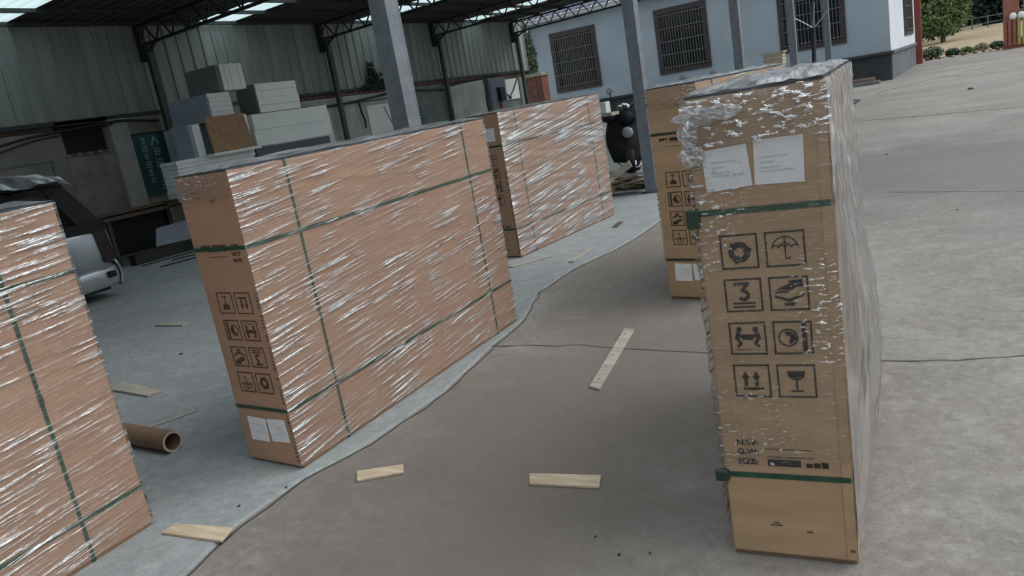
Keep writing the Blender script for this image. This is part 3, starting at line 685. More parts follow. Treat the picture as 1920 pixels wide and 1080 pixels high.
def arc(cx, cy, r, a0, a1, w, ar, n=14):
    out = []
    for i in range(n):
        p = R(a0+(a1-a0)*i/n); q = R(a0+(a1-a0)*(i+1)/n)
        out.append([(cx+(r-w/2)*math.cos(p)/ar, cy+(r-w/2)*math.sin(p)), (cx+(r-w/2)*math.cos(q)/ar, cy+(r-w/2)*math.sin(q)), (cx+(r+w/2)*math.cos(q)/ar, cy+(r+w/2)*math.sin(q)), (cx+(r+w/2)*math.cos(p)/ar, cy+(r+w/2)*math.sin(p))])
    return out
def icon(kind, x0, y0, x1, y1, ar):
    """list of polygons for one boxed pictogram; unit cell coordinates scaled into the frame"""
    P = []; hw = (x1-x0); hh = (y1-y0); lw = .0035
    P += [rect(x0, y0, x1, y0+lw), rect(x0, y1-lw, x1, y1), rect(x0, y0, x0+lw/ar, y1), rect(x1-lw/ar, y0, x1, y1)]
    k = hh/ (hw*ar)
    def q(pts): return [(x0+a*hw, y0+b*hh) for a, b in pts]
    def S(a, b_, w=.05): return stroke((x0+a[0]*hw, y0+a[1]*hh), (x0+b_[0]*hw, y0+b_[1]*hh), w*hh, ar)
    def A(cx, cy, r, a0, a1, w=.05, n=12): return arc(x0+cx*hw, y0+cy*hh, r*hh, a0, a1, w*hh, ar, n)
    if kind == 'recycle':
        for a in (90, 210, 330):
            P += A(.5, .48, .22, a-48, a+36, .16, 6)
            d = R(a+36); c_ = (.5+.22*math.cos(d)*k, .48+.22*math.sin(d)); tx, ty = -math.sin(d), math.cos(d); nx, ny = math.cos(d), math.sin(d)
            P.append(q([(c_[0]+nx*.15*k, c_[1]+ny*.15), (c_[0]-nx*.14*k, c_[1]-ny*.14), (c_[0]+tx*.17*k, c_[1]+ty*.17)][::1]))
    elif kind == 'umbrella':
        P += A(.5, .50, .34, 8, 172, .035, 16); P += A(.5, .50, .17, 10, 170, .03, 10)
        for i in range(4): P += A(.5+(-.255+.17*i)*k, .52, .085, 0, 180, .035, 6)
        P += [S((.5, .86), (.5, .28), .035)]; P += A(.5+.06*k, .28, .06, 180, 360, .04, 6)
    elif kind == 'three':
        P += [S((.26, .84), (.68, .84), .09), S((.64, .84), (.44, .62), .09)]; P += A(.5, .50, .13, -150, 90, .1, 10)
        P += [S((.2, .26), (.8, .26), .05), S((.2, .15), (.8, .15), .05)]
    elif kind == 'hands':
        P += [q([(.16, .60), (.3, .70), (.52, .78), (.52, .88), (.86, .90), (.86, .68), (.72, .70), (.62, .62), (.52, .60), (.34, .62)]), S((.16, .54), (.50, .56), .05),
              q([(.14, .46), (.5, .34), (.88, .50), (.88, .43), (.5, .25), (.14, .39)]), q([(.34, .22), (.66, .24), (.6, .14), (.4, .14)])]
    elif kind == 'lift':
        for s in (-1, 1):
            c_ = .5+s*.26
            P += A(.5+s*.22, .78, .04, 0, 360, .08, 8)
            P += [S((.5+s*.24, .70), (.5+s*.30, .46), .13), S((.5+s*.28, .48), (.5+s*.18, .34), .09), S((.5+s*.18, .36), (.5+s*.3, .24), .08), S((.5+s*.24, .62), (.5+s*.12, .52), .07)]
        P += [q([(.36, .45), (.64, .45), (.66, .62), (.34, .62)]), S((.15, .16), (.85, .16), .02)]
    elif kind == 'roll':
        P += A(.38, .50, .25, 0, 360, .05, 18); P += A(.38, .50, .13, -80, 120, .13, 8)
        P += [q([(.74, .08), (.86, .08), (.86, .92), (.74, .92)]), q([(.42, .5), (.60, .40), (.60, .66)])]
    elif kind == 'up':
        for c_ in (.33, .62): P += [q([(c_-.05, .34), (c_+.05, .34), (c_+.05, .6), (c_-.05, .6)]), q([(c_-.11, .58), (c_+.11, .58), (c_, .80)])]
        P += [S((.25, .26), (.80, .26), .08)]
    elif kind == 'glass':
        P += [q([(.26, .80), (.74, .80), (.70, .62), (.60, .54), (.40, .54), (.30, .62)]), S((.5, .55), (.5, .24), .05), S((.34, .2), (.66, .2), .05)]
    return P
KINDS = [['recycle', 'umbrella'], ['three', 'hands'], ['lift', 'roll'], ['up', 'glass']]
ROWS = [(.657, .728), (.567, .637), (.475, .545), (.381, .453)]
COLS = [(.158, .445), (.498, .790)]
def glyphs(txt):
    """triangulated outline of a short word in the built-in font, as (verts, faces), height of capitals about 0.7"""
    c = bpy.data.curves.new('lettering', 'FONT'); c.body = txt; c.resolution_u = 3; c.offset = .035
    o = bpy.data.objects.new('lettering', c); COL.objects.link(o)
    dg = bpy.context.evaluated_depsgraph_get(); me = o.evaluated_get(dg).to_mesh()
    vs_ = [(v.co.x, v.co.y) for v in me.vertices]; fs = [tuple(p.vertices) for p in me.polygons]
    o.evaluated_get(dg).to_mesh_clear(); bpy.data.objects.remove(o); bpy.data.curves.remove(c)
    return vs_, fs
def text_polys(s, x, y, h, ar):
    vs_, fs = glyphs(s); k = h/.7; out = []
    for f in fs: out.append([(x+vs_[i][0]*k/ar*1.12, y+vs_[i][1]*k) for i in f])
    return out, x
def end_print(t, F, wid, flip, cols=(0, 1), ink='ink', label=True, text=True, tilt=0):
    ar = wid/Hh; fm = (lambda p: [(1-a, 1-b_) for a, b_ in p]) if flip else (lambda p: p)
    for r_, (t0, t1) in enumerate(ROWS):
        for c_, (s0, s1) in enumerate(COLS):
            b = B()
            for p in icon(KINDS[r_][c_], s0, t0, s1, t1, ar): decal(b, F, fm(p))
            obj('printed_symbol', b, ink, t)
    if text:
        b = B()
        for s, yy in (('N.W:', .270), ('G.W:', .249), ('SIZE:', .226)):
            P, xe = text_polys(s, .12, yy, .0125, ar)
            for p in P: decal(b, F, fm(p))
        decal(b, F, fm(rect(.36, .224, .62, .239)))
        for i in range(3): decal(b, F, fm(rect(.66+.06*i, .224, .71+.06*i, .233+.002*i)))
        for yy in (.262, .244): decal(b, F, fm(rect(.35, yy, .72, yy+.0016)))
        obj('printed_text', b, ink, t)
        b = B(); decal(b, F, fm(rect(.33, .081, .43, .084))); decal(b, F, fm(rect(.36, .087, .41, .090))); decal(b, F, fm(rect(.62, .070, .67, .074)))
        obj('scuff_mark', b, 'ink_soft', t)['kind'] = 'stuff'
    if label:
        for q in ([(.105, .816), (.452, .822), (.43, .903), (.092, .898)], [(.468, .822), (.822, .819), (.836, .907), (.482, .907)]):
            b = B(); decal(b, F, fm(q), .003); l_ = obj('paper_label', b, 'paper', t)
            b = B(); s0 = q[0][0]+.05
            for i, (w_, yy) in enumerate(((.20, .872), (.10, .862), (.14, .852), (.24, .845))): decal(b, F, fm(rect(s0, yy, s0+w_, yy+.0022)), .0042)
            obj('label_print', b, 'paper_ink', l_)

def ring(pts, z0, z1, off, m, name, t, sag=None):
    """band around the four corners pts (cw list of xy)"""
    b = B(); c = sum((Vector(p) for p in pts), Vector((0, 0)))/4
    P = []
    for i in range(4):
        p = Vector(pts[i]); a = (p-Vector(pts[i-1])).normalized(); d = (Vector(pts[(i+1) % 4])-p).normalized()
        n1 = Vector((a.y, -a.x)); n2 = Vector((d.y, -d.x))
        if n1.dot(p-c) < 0: n1 = -n1
        if n2.dot(p-c) < 0: n2 = -n2
        P.append((p+n1*off-a*.004, p+n2*off+d*.004))
    loop = [q for pr in P for q in pr]; k = len(loop)
    for i in range(k):
        a, d = loop[i], loop[(i+1) % k]; segs = 10 if (a-d).length > .1 else 1
        for j in range(segs):
            u0, u1 = j/segs, (j+1)/segs; p = a.lerp(d, u0); q = a.lerp(d, u1)
            s0 = s1 = 0
            if sag and segs > 1: s0 = sag*math.sin(math.pi*u0)*N(i*3.1, 5); s1 = sag*math.sin(math.pi*u1)*N(i*3.1, 5)
            b.quad((p.x, p.y, z0+s0), (q.x, q.y, z0+s1), (q.x, q.y, z1+s1), (p.x, p.y, z1+s0))
    return obj(name, b, m, t, thick=.0012)

def film(t, c4, z0, z1, m, name='stretch_film', off=.006, amp=.006, seed=0, tilt=.12, bulge=None, sides=(0, 1, 2, 3), lowfn=None, fz=24, fu=1.6):
    pts = [Vector(p) for p in c4]; cen = sum(pts, Vector((0, 0)))/4
    for si in sides:
        a, d = pts[si], pts[(si+1) % 4]; dr = (d-a).normalized(); n_ = Vector((dr.y, -dr.x))
        if n_.dot((a+d)/2-cen) < 0: n_ = -n_
        Ln = (d-a).length; nu = max(12, int(Ln/.03)); nv = max(10, int((z1-z0)/.012))
        def fn(u, v, a=a, d=d, n_=n_, Ln=Ln, si=si, dr=dr):
            zb = z0+(lowfn(si, u) if lowfn else 0)
            z = zb+(z1-zb)*v; x_ = u*Ln; e = min(1, min(u, 1-u)*Ln/.03)
            w = N(x_*fu+seed+si*7, (z+tilt*x_)*fz, seed)+.5*N(x_*fu*2.5, (z+tilt*x_)*fz*2.1, seed+5)
            o = off+amp*(.8+w)*e*(1 if .03 < v < .99 else .3)
            if bulge: o += bulge(si, u, z)*e
            p = a.lerp(d, u)+n_*o-dr*(off if u == 0 else 0)+dr*(off if u == 1 else 0)
            return (p.x, p.y, z)
        b = B().grid(fn, nu, nv, lambda u, v, si=si, Ln=Ln: (u*Ln+si*3.3+seed, z0+(z1-z0)*v))
        obj(name, b, m[si] if isinstance(m, (list, tuple)) else m, t, smooth=True)

def topfilm(t, c4, z, m, seed=0, amp=.01):
    pts = [Vector(p) for p in c4]; cen = sum(pts, Vector((0, 0)))/4; E_ = .008
    P = [cen+(p-cen)*(1+E_/((p-cen).length)) for p in pts]
    LY = (pts[2]-pts[1]).length; LX = (pts[1]-pts[0]).length
    def fn(u, v):
        p = P[0].lerp(P[1], u).lerp(P[3].lerp(P[2], u), v); e = min(1, min(u, 1-u)*8)*min(1, min(v, 1-v)*20)
        h = amp*(1+N(u*7+seed, v*LY*2.2, seed)+.7*N(u*16, v*LY*5+seed, 2))*(.35+.65*e)-.004*(1-e)
        return (p.x, p.y, z+.004+h)
    b = B().grid(fn, 26, int(LY/.025), lambda u, v: (v*LY+seed, u*LX))
    obj('top_film', b, m, t, smooth=True)

def carton(label, wb, fb, lb_, cm, flip, filmspec, vst=(.155, .868), hst=(.21, .765), end_cols=True, label_ends=True, seed=0, ink='ink', strapm='strap'):
    wb, fb, lb_ = Vector(wb), Vector(fb), Vector(lb_); lw = lb_+(wb-fb); c4 = [wb, fb, lb_, lw]
    cen = (wb+lb_)/2
    t = thing('wrapped_carton', label, 'carton', (cen.x, cen.y, 0), 'tall cartons in clear stretch wrap')
    z0 = .014 if cen.x < -2.6 else .004
    hx = [(p.x, p.y, z0+.012) for p in c4]+[(p.x, p.y, Hh) for p in c4]
    obj('box_body', B().hexa(hx), cm, t, bevel=.006)
    ins = [(cen+(p-cen)*.985) for p in c4]
    obj('base_board', B().hexa([(p.x, p.y, z0-.002) for p in ins]+[(p.x, p.y, z0+.012) for p in ins]), 'card_dark', t)
    ts = [(cen+(p-cen)*1.0) for p in c4]
    obj('top_sheet', B().hexa([(p.x, p.y, Hh) for p in ts]+[(p.x, p.y, Hh+.006) for p in ts]), 'topsheet', t)
    # folded flap seams on the long face
    n_ = Vector(((lb_-fb).y, -(lb_-fb).x)).normalized()
    F_end = ((wb.x, wb.y, 0), (fb.x, fb.y, 0), (wb.x, wb.y, Hh), (fb.x, fb.y, Hh))
    wid = (fb-wb).length
    end_print(t, F_end, wid, flip, ink='ink_mid' if seed < 4 else ink)
    # corner guard with printed marks on the near vertical edge
    dl = (lb_-fb).normalized(); dw = (wb-fb).normalized()
    g = B()
    for (o_, d_) in ((fb, dl), (fb, dw)):
        k = n_ if d_ is dl else Vector((dw.y, -dw.x))
        if k.dot(fb-cen) < 0: k = -k
        a = o_+k*.0015; e = o_+d_*.03+k*.0015
        g.quad((a.x, a.y, z0+.02), (e.x, e.y, z0+.02), (e.x, e.y, Hh-.01), (a.x, a.y, Hh-.01))
    cg = obj('corner_guard', g, cm, t, thick=.001)
    g = B(); zz = .05; rr = random.Random(seed+3)
    while zz < (.95 if seed < 4 else .051):
        a = fb+dw*.004+n_*0+Vector((0, 0)); k2 = Vector((dw.y, -dw.x)); k2 = k2 if k2.dot(fb-cen) > 0 else -k2
        p = fb+dw*.006+k2*.0032; q = fb+dw*.020+k2*.0032; h_ = rr.choice((.006, .010, .014))
        g.quad((p.x, p.y, zz), (q.x, q.y, zz), (q.x, q.y, zz+h_), (p.x, p.y, zz+h_)); zz += h_+rr.choice((.006, .01, .03 if zz > .3 else .008))
    obj('edge_print', g, 'ink_soft', cg)['kind'] = 'stuff'
    for hz in hst: ring(c4, hz*Hh-.009, hz*Hh+.009, .0035, strapm, 'strap', t, sag=.0)
    for s in vst:
        p = fb.lerp(lb_, s); q = wb.lerp(lw, s); w2 = dl*.008; b = B()
        n1 = n_ if n_.dot(fb-wb) > 0 else -n_
        o1 = p+n1*.0028; o2 = q-n1*.0028
        loop = [(o1, z0), (o1, Hh+.0085), (o2, Hh+.0085), (o2, z0)]
        for (A_, za), (C_, zc) in zip(loop, loop[1:]):
            b.quad((A_.x-w2.x, A_.y-w2.y, za), (A_.x+w2.x, A_.y+w2.y, za), (C_.x+w2.x, C_.y+w2.y, zc), (C_.x-w2.x, C_.y-w2.y, zc))
        obj('strap', b, strapm, t, thick=.001)
        obj('strap_seal', B().obox((o1.x+n1.x*.002, o1.y+n1.y*.002, Hh*.5), Vector((w2.x, w2.y, 0))*1.2, Vector((n1.x, n1.y, 0))*.002, (0, 0, .018)), 'strap_dark', t)
    filmspec(t, c4)
    return t, c4

def spA(t, c):
    film(t, c, .03, 1.522, ['film', 'film', 'film', 'film'], seed=1, amp=.007, fz=26, sides=(1, 2)); topfilm(t, c, Hh+.006, 'film_top', 1, .014)
    film(t, c, .9, 1.522, 'film', seed=1, amp=.005, sides=(0, 3))
def spB(t, c):
    film(t, c, .03, 1.522, ['film', 'film', 'film', 'film'], seed=11, amp=.007, sides=(1, 2)); topfilm(t, c, Hh+.006, 'film_top', 2, .014)
    film(t, c, 1.40, 1.522, 'film_crinkle', seed=12, amp=.006, sides=(0, 3))
def spC(t, c):
    film(t, c, .03, 1.522, ['film', 'film_b', 'film', 'film'], seed=21, amp=.009, fz=20, sides=(1, 2, 3)); topfilm(t, c, Hh+.006, 'film_top', 3, .012)
def bulD(si, u, z):
    if si == 1:
        k = math.exp(-((z-.62)/.42)**2); return .075*k*math.sin(math.pi*min(1, u*1.25+.12))*(1+.35*N(u*9, z*1.5, 3))+.012*abs(N(u*14, z*2))
    if si == 0:
        return .02*max(0, (z-1.28)/.24)*abs(N(u*6, z*14))*(1-u)
    return .01
def lowD(si, u):
    return (.02*N(u*6, 2)+.03*u) if si == 0 else -.25
def spD(t, c):
    film(t, c, .335, 1.522, ['film_crinkle', 'film_loose', 'film', 'film'], seed=31, amp=.008, fz=16, fu=5, bulge=bulD, lowfn=lowD)
    topfilm(t, c, Hh+.006, 'film_top', 4, .012)
    film(t, c, 1.375, 1.515, 'film_glint', off=.013, seed=37, amp=.009, fz=22, fu=6, sides=(0,))
    for i, (cx, cz, rx, rz) in enumerate([(-.735, 1.468, .07, .024), (-.765, 1.42, .03, .045), (-.762, 1.355, .04, .028), (-.66, 1.475, .06, .02)]):
        def lump(u, v, i=i, cx=cx, cz=cz, rx=rx, rz=rz):
            a = 2*math.pi*u; p = math.pi*v; k = 1+.35*N(math.cos(a)*1.6+i*3, math.sin(a)*1.6, p*1.5)+.12*N(math.cos(a)*6+i, math.sin(a)*6, p*6)
            return (cx+rx*math.sin(p)*math.cos(a)*k, 2.226-.016*math.sin(p)*math.sin(a)*k, cz+rz*math.cos(p)*k)
        obj('film_crumple', B().grid(lump, 22, 14, lambda u, v: (u*.5+i, v*.2)), 'film_lump', t, smooth=True)
def spE(t, c):
    film(t, c, .3, 1.522, ['film', 'film', 'film', 'film'], seed=41, amp=.006, sides=(1, 2, 3)); topfilm(t, c, Hh+.006, 'film_top', 5, .012)
    film(t, c, 1.38, 1.522, 'film_crinkle', seed=43, amp=.008, sides=(0,))
carton('long brown carton in clear wrap at the left edge, cut off by the frame', (-3.58, -.62), (-3.17, -.63), (-3.312, 1.71), 'card_pink', True, spA, vst=(.19, .874), hst=(.137, .808), seed=1)
tB, cB = carton('long brown carton in clear wrap standing in front of the thick blue-grey post', (-3.372, 2.333), (-2.960, 2.317), (-3.075, 4.652), 'card_pink', True, spB, hst=(.215, .763), seed=2)
carton('long brown carton in clear wrap farthest back, beside the motor scooter', (-4.655, 6.72), (-4.245, 6.697), (-4.09, 8.80), 'card_pink', False, spC, vst=(.14, .866), hst=(.21, .785), seed=3)
tD, cD = carton('narrow-side-on carton nearest at right with two white labels and eight printed symbols', (-.774, 2.242), (-.391, 2.282), (-.55, 3.86), 'card_tan', False, spD, hst=(.2, .775), seed=4)
carton('carton half hidden behind the near right one, small white label near its foot', (-2.059, 5.199), (-1.68, 5.14), (-1.44, 6.72), 'card_tan', True, spE, hst=(.198, .795), seed=5, strapm='strap_dark')
obj('strap_seal', B().obox((-.782, 2.236, 1.165), (.02, .003, 0), (.0, .012, 0), (0, 0, .03)), 'strap_dark', tD, bevel=.006)
obj('strap_seal', B().obox((-.782, 2.236, .30), (.022, .003, 0), (.0, .012, 0), (0, 0, .02)), 'strap_dark', tD, bevel=.006)

# ------------------------------------------------------------------ floor offcuts and tube
def slat(pts, h, m, label, z0, cat='batten', group=None, name='wood_batten'):
    p = [(a, b_, z0) for a, b_ in pts]+[(a, b_, z0+h) for a, b_ in pts]
    return tag(obj(name, B().hexa(p), m, bevel=.002), label, cat, group)
o = slat([(-1.934, 3.519), (-1.856, 3.492), (-2.056, 4.482), (-2.135, 4.495)], .012, 'wood_grey', 'long pale batten with nail marks lying between the cartons', .001)
b = B()
for i in range(5): b.quad(*[(-1.93-.2*k_+dx, 3.62+.95*k_+dy, .0135) for k_ in (i/5,) for dx, dy in ((0, 0), (.012, 0), (.012, .012), (0, .012))])
obj('nail_mark', b, 'ink_soft', o)
slat([(-1.724, 2.475), (-1.411, 2.522), (-1.446, 2.615), (-1.769, 2.555)], .012, 'wood', 'short pale batten near the foot of the nearest right carton', .001)
slat([(-2.574, 2.298), (-2.388, 2.424), (-2.445, 2.49), (-2.645, 2.375)], .012, 'wood', 'short yellowish batten to the right of the big carton corner', .001)
slat([(-3.174, 1.660), (-2.803, 1.699), (-2.842, 1.793), (-3.17, 1.735)], .012, 'wood', 'pale batten lying by the foot of the left edge carton', .013)
slat([(-5.69, 2.93), (-5.15, 2.89), (-5.12, 2.99), (-5.76, 3.07)], .016, 'wood_grey', 'broken grey batten on the slab behind the left carton', .013)
slat([(-7.30, 4.38), (-6.86, 4.40), (-6.92, 4.50), (-7.2, 4.47)], .014, 'wood_grey', 'small pale board scrap alone on the slab beyond the cardboard tube', .013)
slat([(-4.56, 2.50), (-4.53, 2.50), (-4.42, 2.78), (-4.45, 2.78)], .008, 'wood_grey', 'thin wooden stick behind the cardboard tube', .013)
slat([(-4.16, 6.28), (-4.09, 6.26), (-3.86, 6.66), (-3.93, 6.68)], .012, 'wood_grey', 'grey batten at the foot of the farthest wrapped carton', .013)
slat([(-3.52, 6.38), (-3.46, 6.38), (-3.50, 6.92), (-3.56, 6.92)], .014, 'wood_grey', 'dirty batten on the slab edge before the farthest carton', .013)
slat([(-3.76, 7.98), (-3.70, 7.98), (-3.74, 8.25), (-3.80, 8.25)], .012, 'wood_brown', 'small brown stick right of the farthest wrapped carton', .013)
t = thing('cardboard_tube', 'brown cardboard tube lying on the slab between the two left cartons', 'tube', (-4.35, 2.30, .012))
n_ = 32; a0 = Vector((-3.985, 2.30, .073)); a1 = Vector((-5.15, 2.33, .073)); ax = (a1-a0).normalized()
obj('tube_wall', B().lathe(a0, ax, [(0.001, .059), (0, .061), ((a1-a0).length, .061), ((a1-a0).length, .05), (.004, .049)], n_), 'tube', t, smooth=False)
me = t.children[0].data; bm = bmesh.new(); bm.from_mesh(me)
for f in [f for f in bm.faces if len(f.verts) > 4]: bm.faces.remove(f)
bm.to_mesh(me); bm.free()
b = B(); x_ = ax.cross(Vector((0, 0, 1))).normalized(); y_ = x_.cross(ax)
for j in range(n_):
    p, q = 2*math.pi*j/n_, 2*math.pi*(j+1)/n_
    f = lambda a, r_: a0-ax*.001+(x_*math.cos(a)+y_*math.sin(a))*r_
    b.quad(f(p, .048), f(q, .048), f(q, .0612), f(p, .0612))
obj('cut_rim', b, 'tube_end', t)
for i, (x, y, s) in enumerate([(-1.15, 2.12, .012), (-1.28, 2.2, .009), (-1.05, 2.16, .008), (-2.9, 2.15, .012), (-.3, 7.8, .02), (-1.3, 12.0, .03), (-.5, 22.5, .12), (-5.9, 3.7, .03), (-3.0, 1.95, .015), (-4.9, 3.5, .02)]):
    b = B(); P = [(x+s*math.cos(a*1.05)*(.6+.5*abs(N(a*3, i))), y+s*math.sin(a*1.05)*(.6+.5*abs(N(a, i*2))), .002 if x > -2.8 else .013) for a in range(6)]
    b.ngon(P); b.ngon([(p[0]*.6+x*.4, p[1]*.6+y*.4, p[2]+s*.3) for p in P])
    for k in range(6):
        p, q = P[k], P[(k+1) % 6]; b.quad(p, q, (q[0]*.6+x*.4, q[1]*.6+y*.4, q[2]+s*.3), (p[0]*.6+x*.4, p[1]*.6+y*.4, p[2]+s*.3))
    tag(obj('debris_chip', b, 'ink'), 'small dark crumb of debris lying on the concrete', 'debris', 'dark crumbs on the concrete')

# ------------------------------------------------------------------ scrap pile, bench and scooters
pr = random.Random(11)
for i in range(34):
    x = pr.uniform(-5.35, -4.0); y = 10.9+(x+5.2)*-.25+pr.uniform(-.5, .75); z = .02+.03*(i//6); a = pr.uniform(-.6, 1.2); l_ = pr.uniform(.12, .3); w = pr.uniform(.05, .13)
    y = min(y, 11.0)
    if abs(x+4.2) < .18 and abs(y-10.45) < .3: y += .5
    d = Vector((math.cos(a), math.sin(a), pr.uniform(-.15, .2))).normalized(); s_ = d.cross(Vector((0, 0, 1))).normalized(); k = s_.cross(d)
    tag(obj('plywood_scrap', B().obox((x, y, z+abs(d.z)*l_+.008), d*l_, s_*w, k*.006), 'ply' if i % 3 else 'wood_brown'), 'splintered plywood scrap in the heap in front of the motor scooter', 'scrap', 'plywood scraps in front of the scooter')
tag(obj('upright_offcut', B().obox((-4.98, 11.15, .27), (.16, .06, .10), (.02, .0, -.05), (0, .01, 0.0)), 'wood_grey'), 'pale offcut sticking up out of the scrap heap', 'scrap')
tag(obj('low_kerb', B().box(-6.6, 11.3, .0, -4.5, 11.55, .17), 'tarp'), 'low dark grey beam behind the plywood scrap heap', 'beam')
t = thing('wooden_bench', 'small wooden bench behind the farthest wrapped carton', 'bench', (-5.65, 11.9, 0))
obj('seat', B().box(-6.3, 11.6, 1.12, -5.2, 11.9, 1.17), 'wood_grey', t)
for x in (-6.2, -5.78):
    for y in (11.65, 11.85): obj('leg', B().box(x-.03, y-.03, 0, x+.03, y+.03, 1.12), 'dark', t)
tag(obj('white_box', B().box(-5.50, 11.66, 1.17, -5.31, 11.84, 1.35), 'white_paint', bevel=.012), 'small white box on the wooden bench beside the scooter', 'box')

def scooter(label):
    """faces -Y, origin at the ground under its middle"""
    t = thing('motor_scooter', label, 'scooter', (0, 0, 0))
    for yy in (-.62, .62):
        w = obj('wheel', B().lathe((-.05, yy, .23), (1, 0, 0), [(0, .12), (0, .19), (.02, .225), (.05, .23), (.08, .225), (.10, .19), (.10, .12)], 24), 'rubber', t, smooth=True)
        obj('rim', B().lathe((-.055, yy, .23), (1, 0, 0), [(0, .125), (.02, .11), (.09, .11), (.11, .125)], 16), 'chrome', w)
    obj('front_fender', B().grid(lambda u, v: (-.085+.17*v, -.62-.27*math.cos(R(-20+140*u)), .23+.27*math.sin(R(-20+140*u))+.02*math.sin(math.pi*v)), 12, 4), 'car_black', t, smooth=True, thick=.006)
    for s in (-.07, .07): obj('fork', B().tube([(s, -.62, .23), (s, -.48, .62)], .018, 8), 'chrome', t)
    obj('leg_shield', B().grid(lambda u, v: (-.24+.48*u, -.50+.14*(2*u-1)**2+.16*v, .32+.62*v), 10, 10), 'car_black', t, smooth=True, thick=.03)
    obj('apron', B().grid(lambda u, v: ((-.38+.76*u)*(.8+.25*math.sin(math.pi*v)), -.62+.16*(2*u-1)**2+.22*v-.05*math.sin(math.pi*v)+.02*N(u*5, v*5), .30+.80*v), 18, 18), 'apron', t, smooth=True, thick=.02)
    obj('headlamp', B().lathe((0, -.57, .78), (0, -1, .1), [(-.06, .06), (0, .095), (.05, .095), (.07, .06)], 20), 'lens', t, smooth=True)
    obj('front_cowl', B().lathe((0, -.42, 1.02), (0, -.5, 1), [(-.12, .10), (-.02, .17), (.08, .15), (.14, .06)], 16), 'car_black', t, smooth=True)
    obj('handlebar', B().tube([(-.36, -.26, 1.10), (-.2, -.36, 1.07), (0, -.40, 1.05), (.2, -.36, 1.07), (.36, -.26, 1.10)], .017, 8), 'car_black', t, smooth=True)
    for s in (-1, 1):
        obj('grip_muff', B().lathe((s*.26, -.34, 1.06), (s*1, .35, .05), [(-.08, .06), (0, .10), (.1, .085), (.16, .04)], 12), 'apron', t, smooth=True)
        mr_ = obj('mirror', B().lathe((s*.24, -.34, 1.50), (0, -1, .15), [(-.012, .035), (0, .052), (.02, .05), (.024, .042)], 16), 'car_black', t, smooth=True)
        obj('mirror_glass', B().lathe((s*.24, -.366, 1.504), (0, -1, .15), [(0, .046), (.004, .044)], 16), 'lens', mr_)
        obj('mirror_stem', B().tube([(s*.18, -.34, 1.08), (s*.20, -.34, 1.3), (s*.24, -.335, 1.46)], .009, 6), 'car_black', t)
    obj('floorboard', B().box(-.19, -.35, .26, .19, .12, .33), 'car_black', t, bevel=.02)
    obj('seat_base', B().grid(lambda u, v: ((-.2+.4*u)*(1-.25*v), .08+.85*v, .35+.40*math.sin(math.pi*u)**.35+.04*v), 12, 10), 'car_black', t, smooth=True)
    obj('seat', B().grid(lambda u, v: (-.16+.32*u, .08+.72*v, .74+.07*math.sin(math.pi*u)**.5+.05*v), 10, 8), 'rubber', t, smooth=True, thick=.05)
    obj('crash_bar', B().tube([(-.25, -.48, .32), (-.12, -.70, .20), (.12, -.70, .20), (.25, -.48, .32)], .012, 6), 'chrome', t, smooth=True)
    return t
sc = scooter('black motor scooter with a round lamp, behind the grey post and scrap heap')
sc.location = (-5.40, 12.74, 0); sc.rotation_euler = (0, 0, R(18))
s2 = dup(sc, (-3.98, 12.6, 0), R(5), 'second scooter of which only two mirrors show above the half hidden carton')
t = thing('cloth_heap', 'pale cloths bundled on top of the scooter handlebar beside the post', 'cloth', (-4.95, 12.3, 1.1))
for i in range(3):
    c_ = (-5.30+.17*i, 12.36+.05*i, 1.20-.02*i)
    obj('cloth_fold', B().grid(lambda u, v: (c_[0]+(-.1+.2*u), c_[1]+(-.06+.12*v), c_[2]+.06*N(u*4+i, v*4)+.05*math.sin(math.pi*u)), 8, 8), ['foam', 'tarp', 'white_paint'][i], t, smooth=True, thick=.01)

# ------------------------------------------------------------------ far end: brick pillar, ivy, blue building
t = thing('brick_pillar', 'red brick pillar with a concrete cap between shed and blue building', 'pillar', (-15.83, 28.3, 0))
obj('core', B().box(-16.24, 28.02, 0, -15.42, 28.58, 2.42), 'mortar', t)
zz = 1.0; k = 0
while zz < 2.4:
    for i in range(4):
        x = -16.25+i*.21-(.0 if k % 2 else .05)
        a, c_ = max(x+.004, -16.27), min(x+.2, -15.39)
        if c_-a > .03: obj('brick', B().box(a, 27.985, zz, c_, 28.1, zz+.056+.004*rnd.random()), 'brick' if rnd.random() < .65 else 'brick2', t)
    for i in range(3):
        obj('brick', B().box(-15.5, 28.03+i*.185, zz, -15.385, 28.205+i*.185, zz+.057), 'brick', t)
    zz += .068; k += 1
obj('cap', B().box(-16.3, 27.94, 2.42, -15.34, 28.64, 2.56), 'plaster', t, bevel=.01)
t = thing('ivy_column', 'ivy-covered trunk at the shed end, left of the brick pillar', 'tree', (-16.1, 29.2, 0))
b = B(); leaves(b, (-16.75, 29.3, 3.0), (.55, .4, 2.0), 2200, .09, 9); obj('foliage', b, 'leaf', t)
obj('trunk', B().tube([(-16.8, 29.3, 0), (-16.78, 29.3, 2.4), (-16.7, 29.3, 4.8)], [.2, .16, .1], 8), 'bark', t)

